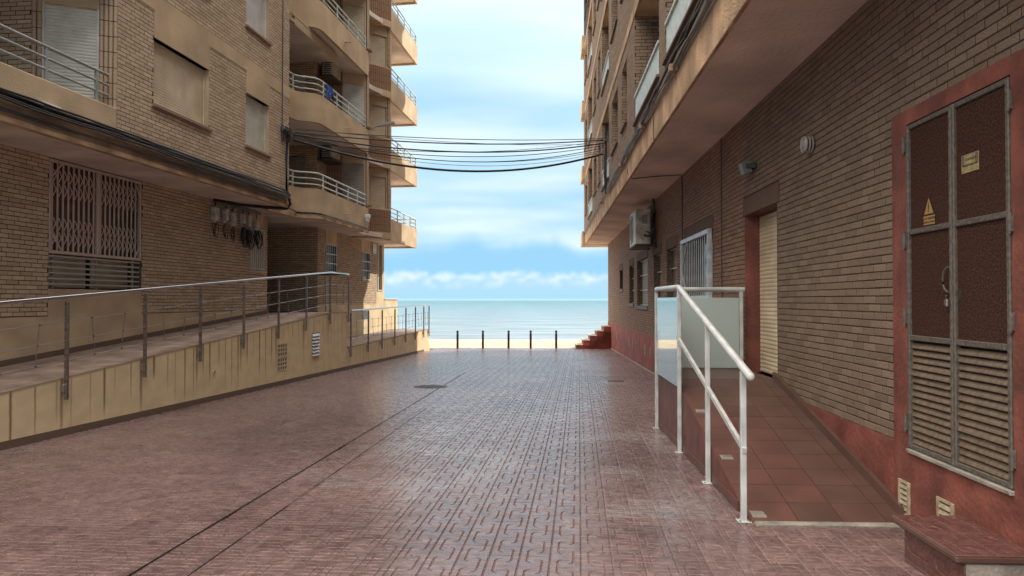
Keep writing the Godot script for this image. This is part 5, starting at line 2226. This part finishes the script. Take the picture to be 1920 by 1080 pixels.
func small_things_left() -> void:
	use("L")
	var boxes := [[16.88, 0.31], [17.36, 0.27], [17.72, 0.30], [18.22, 0.25], [18.52, 0.28], [18.95, 0.24]]
	for i in boxes.size():
		var e = boxes[i]
		var o := thing("meter_box", "grey utility box under the tan overhang, %s from the gated window" % ["first", "second", "third", "fourth", "fifth", "sixth"][i], "utility box", Vector3(e[0], 3.35, 0.0), "grey boxes hung in a row under the overhang")
		var s := S()
		var dy: float = [0.0, 0.05, -0.03, 0.06, 0.02, -0.04][i]
		var bw: float = [0.085, 0.07, 0.075, 0.06, 0.07, 0.06][i]
		bx(s, e[0] - bw, e[0] + bw, 3.36 + dy, 3.36 + dy + e[1], 0.0, 0.09 + bw * 0.6, 0.02)
		if i < 3:
			bx(s, e[0] - bw * 0.5, e[0] + bw * 0.5, 3.31 + dy, 3.36 + dy, 0.02, 0.09, 0.008)
		put("case", s, M.meter_box, o)
		var c := S()
		for k in (3 if i < 3 else 6):
			var pts := []
			for q in 13:
				var t := TAU * q / 12.0
				pts.append(Vector3(e[0] + 0.03 * sin(k * 4.0 + i) + (0.05 + 0.022 * k) * sin(t), 3.20 - 0.025 * k + 0.03 * sin(i * 3.0) + (0.13 + 0.02 * k) * cos(t), 0.05 + 0.02 * k + 0.012 * sin(t * 2.0 + i)))
			tube(c, pts, 0.012 if i > 2 else 0.008, 5)
		put("cable_coil", c, M.cable_black, o)
		var nk := S()
		tube(nk, [Vector3(e[0], 3.36 + e[1], 0.06), Vector3(e[0] + 0.02, 3.78, 0.08)], 0.014, 6)
		put("lead", nk, M.cable_black, o)
	var sc := thing("security_camera", "small white camera housing at the end of the lowest curved balcony", "camera", Vector3(24.6, 4.1, 1.1))
	var s1 := S()
	lathe(s1, Vector3(24.62, 4.20, 1.17), [Vector2(0.0, -0.12), Vector2(0.06, -0.10), Vector2(0.085, -0.03), Vector2(0.085, 0.03)], 16)
	put("dome", s1, M.vent_white, sc)
	var s2 := S()
	bx(s2, 24.54, 24.70, 4.23, 4.36, 1.1, 1.26, 0.015)
	put("mount", s2, M.vent_white, sc)
	var sl := thing("street_lamp", "grey street lamp head on a short arm from the curved balcony", "street lamp", Vector3(24.9, 7.25, 1.1))
	var a := S()
	tube(a, [Vector3(24.9, 7.15, 1.1), Vector3(24.95, 7.2, 1.22), Vector3(25.0, 7.3, 1.42)], 0.022, 8)
	put("arm", a, M.lamp_grey, sl)
	var hd := S()
	hexa(hd, [Vector3(24.92, 7.27, 1.38), Vector3(25.1, 7.27, 1.38), Vector3(25.14, 7.37, 1.96), Vector3(24.94, 7.37, 1.96), Vector3(24.96, 7.37, 1.38), Vector3(25.06, 7.37, 1.38), Vector3(25.10, 7.43, 1.94), Vector3(24.98, 7.43, 1.94)])
	put("head", hd, M.lamp_grey, sl)
	for k in 2:
		var y := 5.97 + LP * k
		var ac := thing("balcony_air_conditioner", ["dark boxy air conditioner over the lowest curved balcony", "dark boxy air conditioner over the second curved balcony"][k], "air conditioner", Vector3(23.8, y, 0.0))
		var c := S()
		bx(c, 23.42, 24.2, y, y + 0.5, 0.06, 0.40, 0.015)
		put("cabinet", c, M.ac_brown, ac)
		var g := S()
		for q in 7:
			bx(g, 23.405, 23.419, y + 0.05 + q * 0.06, y + 0.07 + q * 0.06, 0.1, 0.36)
		put("side_slats", g, M.meter_box, ac)
		var pn := S()
		bx(pn, 23.40, 23.43, y + 0.02, y + 0.48, 0.36, 0.42)
		bx(pn, 23.42, 24.2, y + 0.04, y + 0.46, 0.401, 0.412)
		put("front_panel", pn, M.meter_box, ac)
		var br := S()
		bx(br, 23.38, 24.3, y - 0.05, y - 0.012, -0.05, 0.46)
		put("bracket", br, M.ac_brown, ac)
	var cl := thing("blue_cloth", "blue cloth hung over the second curved balcony railing", "cloth", Vector3(21.35, 7.2, 1.05))
	var cs := S()
	var N := 10
	for i in N:
		for j in 6:
			var c := []
			for q in [[0, 0], [1, 0], [1, 1], [0, 1]]:
				var u := float(i + q[0]) / N
				var v := float(j + q[1]) / 6.0
				c.append(Vector3(21.05 + 0.62 * u + 0.05 * sin(v * 4.0 + u * 5.0), 7.58 - 0.42 * v * (0.8 + 0.3 * sin(u * 7.0)), 1.09 + 0.025 * sin(u * 17.0) * (0.3 + v)))
			qd(cs, c[0], c[1], c[2], c[3])
	cs.generate_normals()
	put("fabric", cs, M.blue_cloth, cl)
	var aw := thing("rolled_awning", "scalloped fringe of a rolled awning under the third curved balcony", "awning", Vector3(21, 8.7, 0.8))
	var ro := S()
	tube(ro, [Vector3(19.3, 8.84, 0.82), Vector3(22.6, 8.84, 0.82)], 0.05, 10)
	put("roll", ro, M.awning_cloth, aw)
	var fr := S()
	for i in 22:
		var x := 19.35 + i * 0.145
		side_prism(fr, PackedVector2Array([Vector2(x, 8.80), Vector2(x, 8.66), Vector2(x + 0.03, 8.60), Vector2(x + 0.072, 8.58), Vector2(x + 0.115, 8.60), Vector2(x + 0.14, 8.66), Vector2(x + 0.14, 8.80)]), 0.865, 0.87)
	put("fringe", fr, M.awning_cloth, aw)
	var em := thing("emergency_light", "small white lamp unit on the near balcony parapet above the cables", "light fitting", Vector3(10.3, 4.17, 1.1))
	var es := S()
	hexa(es, [Vector3(10.17, 4.13, 1.1), Vector3(10.55, 4.13, 1.1), Vector3(10.55, 4.15, 1.2), Vector3(10.17, 4.15, 1.2), Vector3(10.17, 4.25, 1.1), Vector3(10.55, 4.25, 1.1), Vector3(10.51, 4.23, 1.18), Vector3(10.2, 4.23, 1.18)])
	put("housing", es, M.vent_white, em)
	var wsn := thing("wall_sign", "small white square sign on the brick beside the glazed door", "sign", Vector3(29.3, 3.3, 0.0))
	var ws := S()
	bx(ws, 29.05, 29.5, 3.38, 3.78, 0.0, 0.04, 0.01)
	put("plate", ws, M.vent_white, wsn)


# ------------------------------------------------------------------ bollards, covers
func street_things() -> void:
	use("W")
	var px := [858.0, 905.5, 953.5, 995.0, 1042.7]
	var z := -33.45
	var y := gy(33.45)
	var first: Node3D
	var names := ["black bollard nearest the cream ramp end", "black bollard second from the cream ramp end", "black bollard in the middle of the row of five", "black bollard second from the red-sided stairs", "black bollard nearest the red-sided stairs"]
	for i in 5:
		var x: float = (px[i] - 960.0) / 1423.0 * 33.45
		if i == 0:
			first = thing("bollard", names[0], "bollard", Vector3(x, y, z), "row of bollards before the beach")
			var s := S()
			lathe(s, Vector3(x, y, z), [Vector2(0.0, 0.0), Vector2(0.05, 0.0), Vector2(0.05, 0.66), Vector2(0.036, 0.665), Vector2(0.036, 0.69)], 16)
			put("post", s, M.bollard_black, first)
			var r := S()
			lathe(r, Vector3(x, y, z), [Vector2(0.037, 0.667), Vector2(0.04, 0.667), Vector2(0.04, 0.688), Vector2(0.037, 0.688)], 16)
			put("ring", r, M.meter_box, first)
			var c := S()
			lathe(c, Vector3(x, y, z), [Vector2(0.036, 0.689), Vector2(0.05, 0.692), Vector2(0.05, 0.76), Vector2(0.04, 0.785), Vector2(0.0, 0.785)], 16)
			put("cap", c, M.bollard_black, first)
		else:
			var o: Node3D = first.duplicate()
			o.name = numbered("bollard")
			add_child(o, true)
			o.position = Vector3(x, y, z)
			o.rotation = Vector3(rng.randfn(0, 0.006), 0, rng.randfn(0, 0.006))
			o.set_meta("label", names[i])
	OFF = Vector3.ZERO
	use("G")
	var mp := GF.affine_inverse() * Vector3(-1.75, gy(16.3), -16.3)
	var m := thing("manhole_cover", "round dark cast iron manhole cover in the tiled pavement", "manhole cover", mp)
	var ms := S()
	lathe(ms, mp, [Vector2(0.36, 0.0), Vector2(0.36, 0.006), Vector2(0.31, 0.007), Vector2(0.31, 0.002), Vector2(0.30, 0.002), Vector2(0.30, 0.008), Vector2(0.0, 0.008)], 32)
	put("cover", ms, M.cast_iron, m)
	var mb := S()
	for i in 7:
		for j in 7:
			var q := Vector2(i - 3, j - 3) * 0.075
			if q.length() < 0.27:
				bx(mb, mp.x + q.x - 0.02, mp.x + q.x + 0.02, 0.008, 0.012, mp.z + q.y - 0.02, mp.z + q.y + 0.02)
	put("studs", mb, M.cast_iron, m)
	var dp := GF.affine_inverse() * Vector3(2.40, gy(17.55), -17.55)
	var dc := thing("drain_cover", "small rectangular dark drain cover near the brown building", "drain cover", dp)
	var ds := S()
	bx(ds, dp.x - 0.19, dp.x + 0.19, 0.0, 0.008, dp.z - 0.12, dp.z - 0.09)
	bx(ds, dp.x - 0.19, dp.x + 0.19, 0.0, 0.008, dp.z + 0.09, dp.z + 0.12)
	for k in 9:
		bx(ds, dp.x - 0.19 + k * 0.0435, dp.x - 0.16 + k * 0.0435, 0.0, 0.007, dp.z - 0.09, dp.z + 0.09)
	put("grate", ds, M.cast_iron, dc)
	var db := S()
	bx(db, dp.x - 0.18, dp.x + 0.18, 0.0, 0.002, dp.z - 0.1, dp.z + 0.1)
	put("pit", db, M.dark_gap, dc)


# ------------------------------------------------------------------ cables
func sag(a: Vector3, b: Vector3, drop: float, n := 24) -> Array:
	var pts := []
	for i in n + 1:
		var t := float(i) / n
		pts.append(a.lerp(b, t) - Vector3(0, drop * 4.0 * t * (1.0 - t), 0))
	return pts


func bundle(t: Node3D, path: Array, n: int, spread: float, r: float, m: Material, wav := 0.02) -> void:
	var ns := FastNoiseLite.new()
	ns.frequency = 0.25
	for k in n:
		ns.seed = 100 + k
		var off := Vector3(0, spread * (rng.randf() - 0.5), spread * 0.6 * rng.randf())
		var pts := []
		for i in path.size() - 1:
			var a: Vector3 = path[i]
			var b: Vector3 = path[i + 1]
			var q := maxi(1, int(a.distance_to(b) / 0.45))
			for j in q:
				var p := a.lerp(b, float(j) / q)
				pts.append(p + off + Vector3(0, ns.get_noise_2d(p.x * 2.0 + p.y * 3.0, 3.0) * wav, absf(ns.get_noise_2d(p.x * 2.0, 40.0 + p.y)) * wav * 0.6))
		pts.append(path[path.size() - 1] + off)
		var st := S()
		tube(st, pts, r * rng.randf_range(0.7, 1.2), 6)
		put("cable", st, m, t)


func cables() -> void:
	use("L")
	var t := thing("cable_bundle", "thick black cable bundle clipped along the tan overhang edge", "cables", Vector3(12, 4.1, 1.13))
	bundle(t, [Vector3(3, 4.13, 1.125), Vector3(11.8, 4.13, 1.125), Vector3(18.0, 4.12, 1.125), Vector3(18.35, 4.06, 1.125)], 10, 0.13, 0.019, M.cable_black, 0.04)
	bundle(t, [Vector3(3, 3.97, 1.125), Vector3(11.8, 3.965, 1.125), Vector3(18.2, 3.96, 1.125)], 5, 0.06, 0.010, M.cable_grey, 0.05)
	var u := thing("cable_riser", "black cable riser climbing the brick corner to the wall bracket", "cables", Vector3(18.3, 4.0, 1.12))
	bundle(u, [Vector3(18.30, 5.55, 1.12), Vector3(18.22, 5.0, 1.12), Vector3(18.24, 4.2, 1.12), Vector3(18.42, 3.92, 1.14), Vector3(18.36, 3.80, 1.08), Vector3(17.9, 3.78, 0.75), Vector3(17.4, 3.78, 0.35), Vector3(16.7, 3.79, 0.12)], 7, 0.06, 0.016, M.cable_black, 0.03)
	bundle(u, [Vector3(18.02, 9.0, 1.115), Vector3(18.02, 5.5, 1.115)], 2, 0.02, 0.007, M.cable_grey, 0.02)
	bundle(u, [Vector3(19.1, 3.76, 0.1), Vector3(16.7, 3.79, 0.12)], 5, 0.06, 0.018, M.cable_black, 0.03)
	var br := S()
	bx(br, 17.95, 18.45, 5.58, 5.66, 1.1, 1.16, 0.008)
	bx(br, 18.0, 18.08, 5.35, 5.75, 1.1, 1.14, 0.008)
	for k in 4:
		lathe(br, Vector3(18.05 + k * 0.12, 5.66, 1.2), [Vector2(0.0, -0.04), Vector2(0.03, -0.03), Vector2(0.02, 0.0), Vector2(0.03, 0.03), Vector2(0.0, 0.05)], 10)
	put("wall_bracket", br, M.cable_grey, u)
	var lp := S()
	for k in 4:
		var pts := []
		for q in 11:
			var a := TAU * q / 10.0
			pts.append(Vector3(18.1 + 0.13 * sin(a) + 0.05 * k, 5.5 + 0.16 * cos(a) + 0.05 * (k % 2), 1.17 + 0.015 * k))
		tube(lp, pts, 0.008, 5)
	put("loops", lp, M.cable_black, u)
	var e := thing("balcony_edge_cable", "black cable following the lower edge of the lowest curved balcony", "cable", Vector3(21, 3.9, 1.0))
	var line := []
	for q in balcony_front():
		if q.x > 20.0:
			line.append(Vector3(q.x, 3.93, q.y + 0.022))
	line.push_front(Vector3(18.5, 3.9, 1.0))
	bundle(e, line, 3, 0.03, 0.014, M.cable_black, 0.02)
	# wires over the street
	use("W")
	var LA := LF * Vector3(18.45, 5.6, 1.22)
	var RA := RF * Vector3(-21.9, 6.15, 1.13)
	var spans := [[0.12, 0.14, 0.24, 0.010, "uppermost thin black wire spanning the street"], [0.05, 0.10, 0.36, 0.016, "second black wire from the top spanning the street"], [0.0, 0.0, 0.62, 0.018, "middle black cable spanning the street with a shallow sag"], [-0.08, -0.06, 0.72, 0.010, "thin wire just under the middle street cable"], [0.0, -0.12, 0.98, 0.011, "thin grey wire above the heavy street cable"], [-0.12, -0.30, 1.16, 0.030, "heaviest and lowest sagging black cable over the street"], [-0.06, -0.2, 0.86, 0.007, "hair-thin wire between the two sagging street cables"], [0.16, -0.02, 0.30, 0.006, "hair-thin wire crossing from the top of the left bracket"], [-0.16, 0.08, 0.55, 0.007, "hair-thin wire rising from low left to high right"], [-0.02, -0.24, 1.04, 0.006, "hair-thin wire hanging just above the heaviest cable"]]
	for q in spans:
		var a: Vector3 = LA + Vector3(0, q[0], 0)
		var b: Vector3 = RA + Vector3(0, q[1], 0)
		var o := thing("overhead_wire", q[4], "wire", a, "wires strung across the street")
		var st := S()
		tube(st, sag(a, b, q[2] * 0.55), q[3], 6)
		put("wire", st, M.cable_black, o)
	use("R")
	var rb := thing("facade_cable_bundle", "tangled dark cables along the brown building's tan fascia", "cables", Vector3(15, 4.7, 1.05))
	bundle(rb, [Vector3(2.2, 4.80, 1.05), Vector3(9.0, 4.82, 1.05), Vector3(13, 4.74, 1.05), Vector3(21.2, 4.70, 1.05)], 6, 0.09, 0.012, M.cable_black, 0.09)
	bundle(rb, [Vector3(2.2, 4.66, 1.06), Vector3(36, 4.64, 1.06)], 3, 0.06, 0.007, M.cable_grey, 0.09)
	bundle(rb, [Vector3(12.0, 4.6, 1.06), Vector3(12.1, 4.3, 1.055), Vector3(12.05, 4.15, 1.05)], 1, 0.0, 0.008, M.cable_grey, 0.02)
	bundle(rb, [Vector3(15.9, 4.62, 1.06), Vector3(16.0, 4.3, 1.055), Vector3(15.9, 4.15, 1.03)], 1, 0.0, 0.008, M.cable_grey, 0.02)
	var pm := thing("cable_mast", "slim black pole bracket fixed to the brown facade holding street wires", "pole", Vector3(21.6, 4.6, 1.1))
	var ps := S()
	tube(ps, [Vector3(21.5, 4.62, 1.10), Vector3(21.5, 6.55, 1.10)], 0.030, 8)
	put("pole", ps, M.cable_black, pm)
	var pa := S()
	bx(pa, 21.4, 22.0, 6.12, 6.17, 1.05, 1.13)
	for k in 5:
		lathe(pa, Vector3(21.45 + k * 0.12, 6.2, 1.13), [Vector2(0.0, -0.04), Vector2(0.03, -0.03), Vector2(0.02, 0.0), Vector2(0.03, 0.03), Vector2(0.0, 0.05)], 8)
	put("bracket", pa, M.cable_grey, pm)
	bundle(pm, [Vector3(21.9, 5.9, 1.12), Vector3(21.6, 5.75, 1.12), Vector3(21.52, 5.2, 1.12), Vector3(21.5, 4.75, 1.1)], 4, 0.05, 0.014, M.cable_black, 0.03)
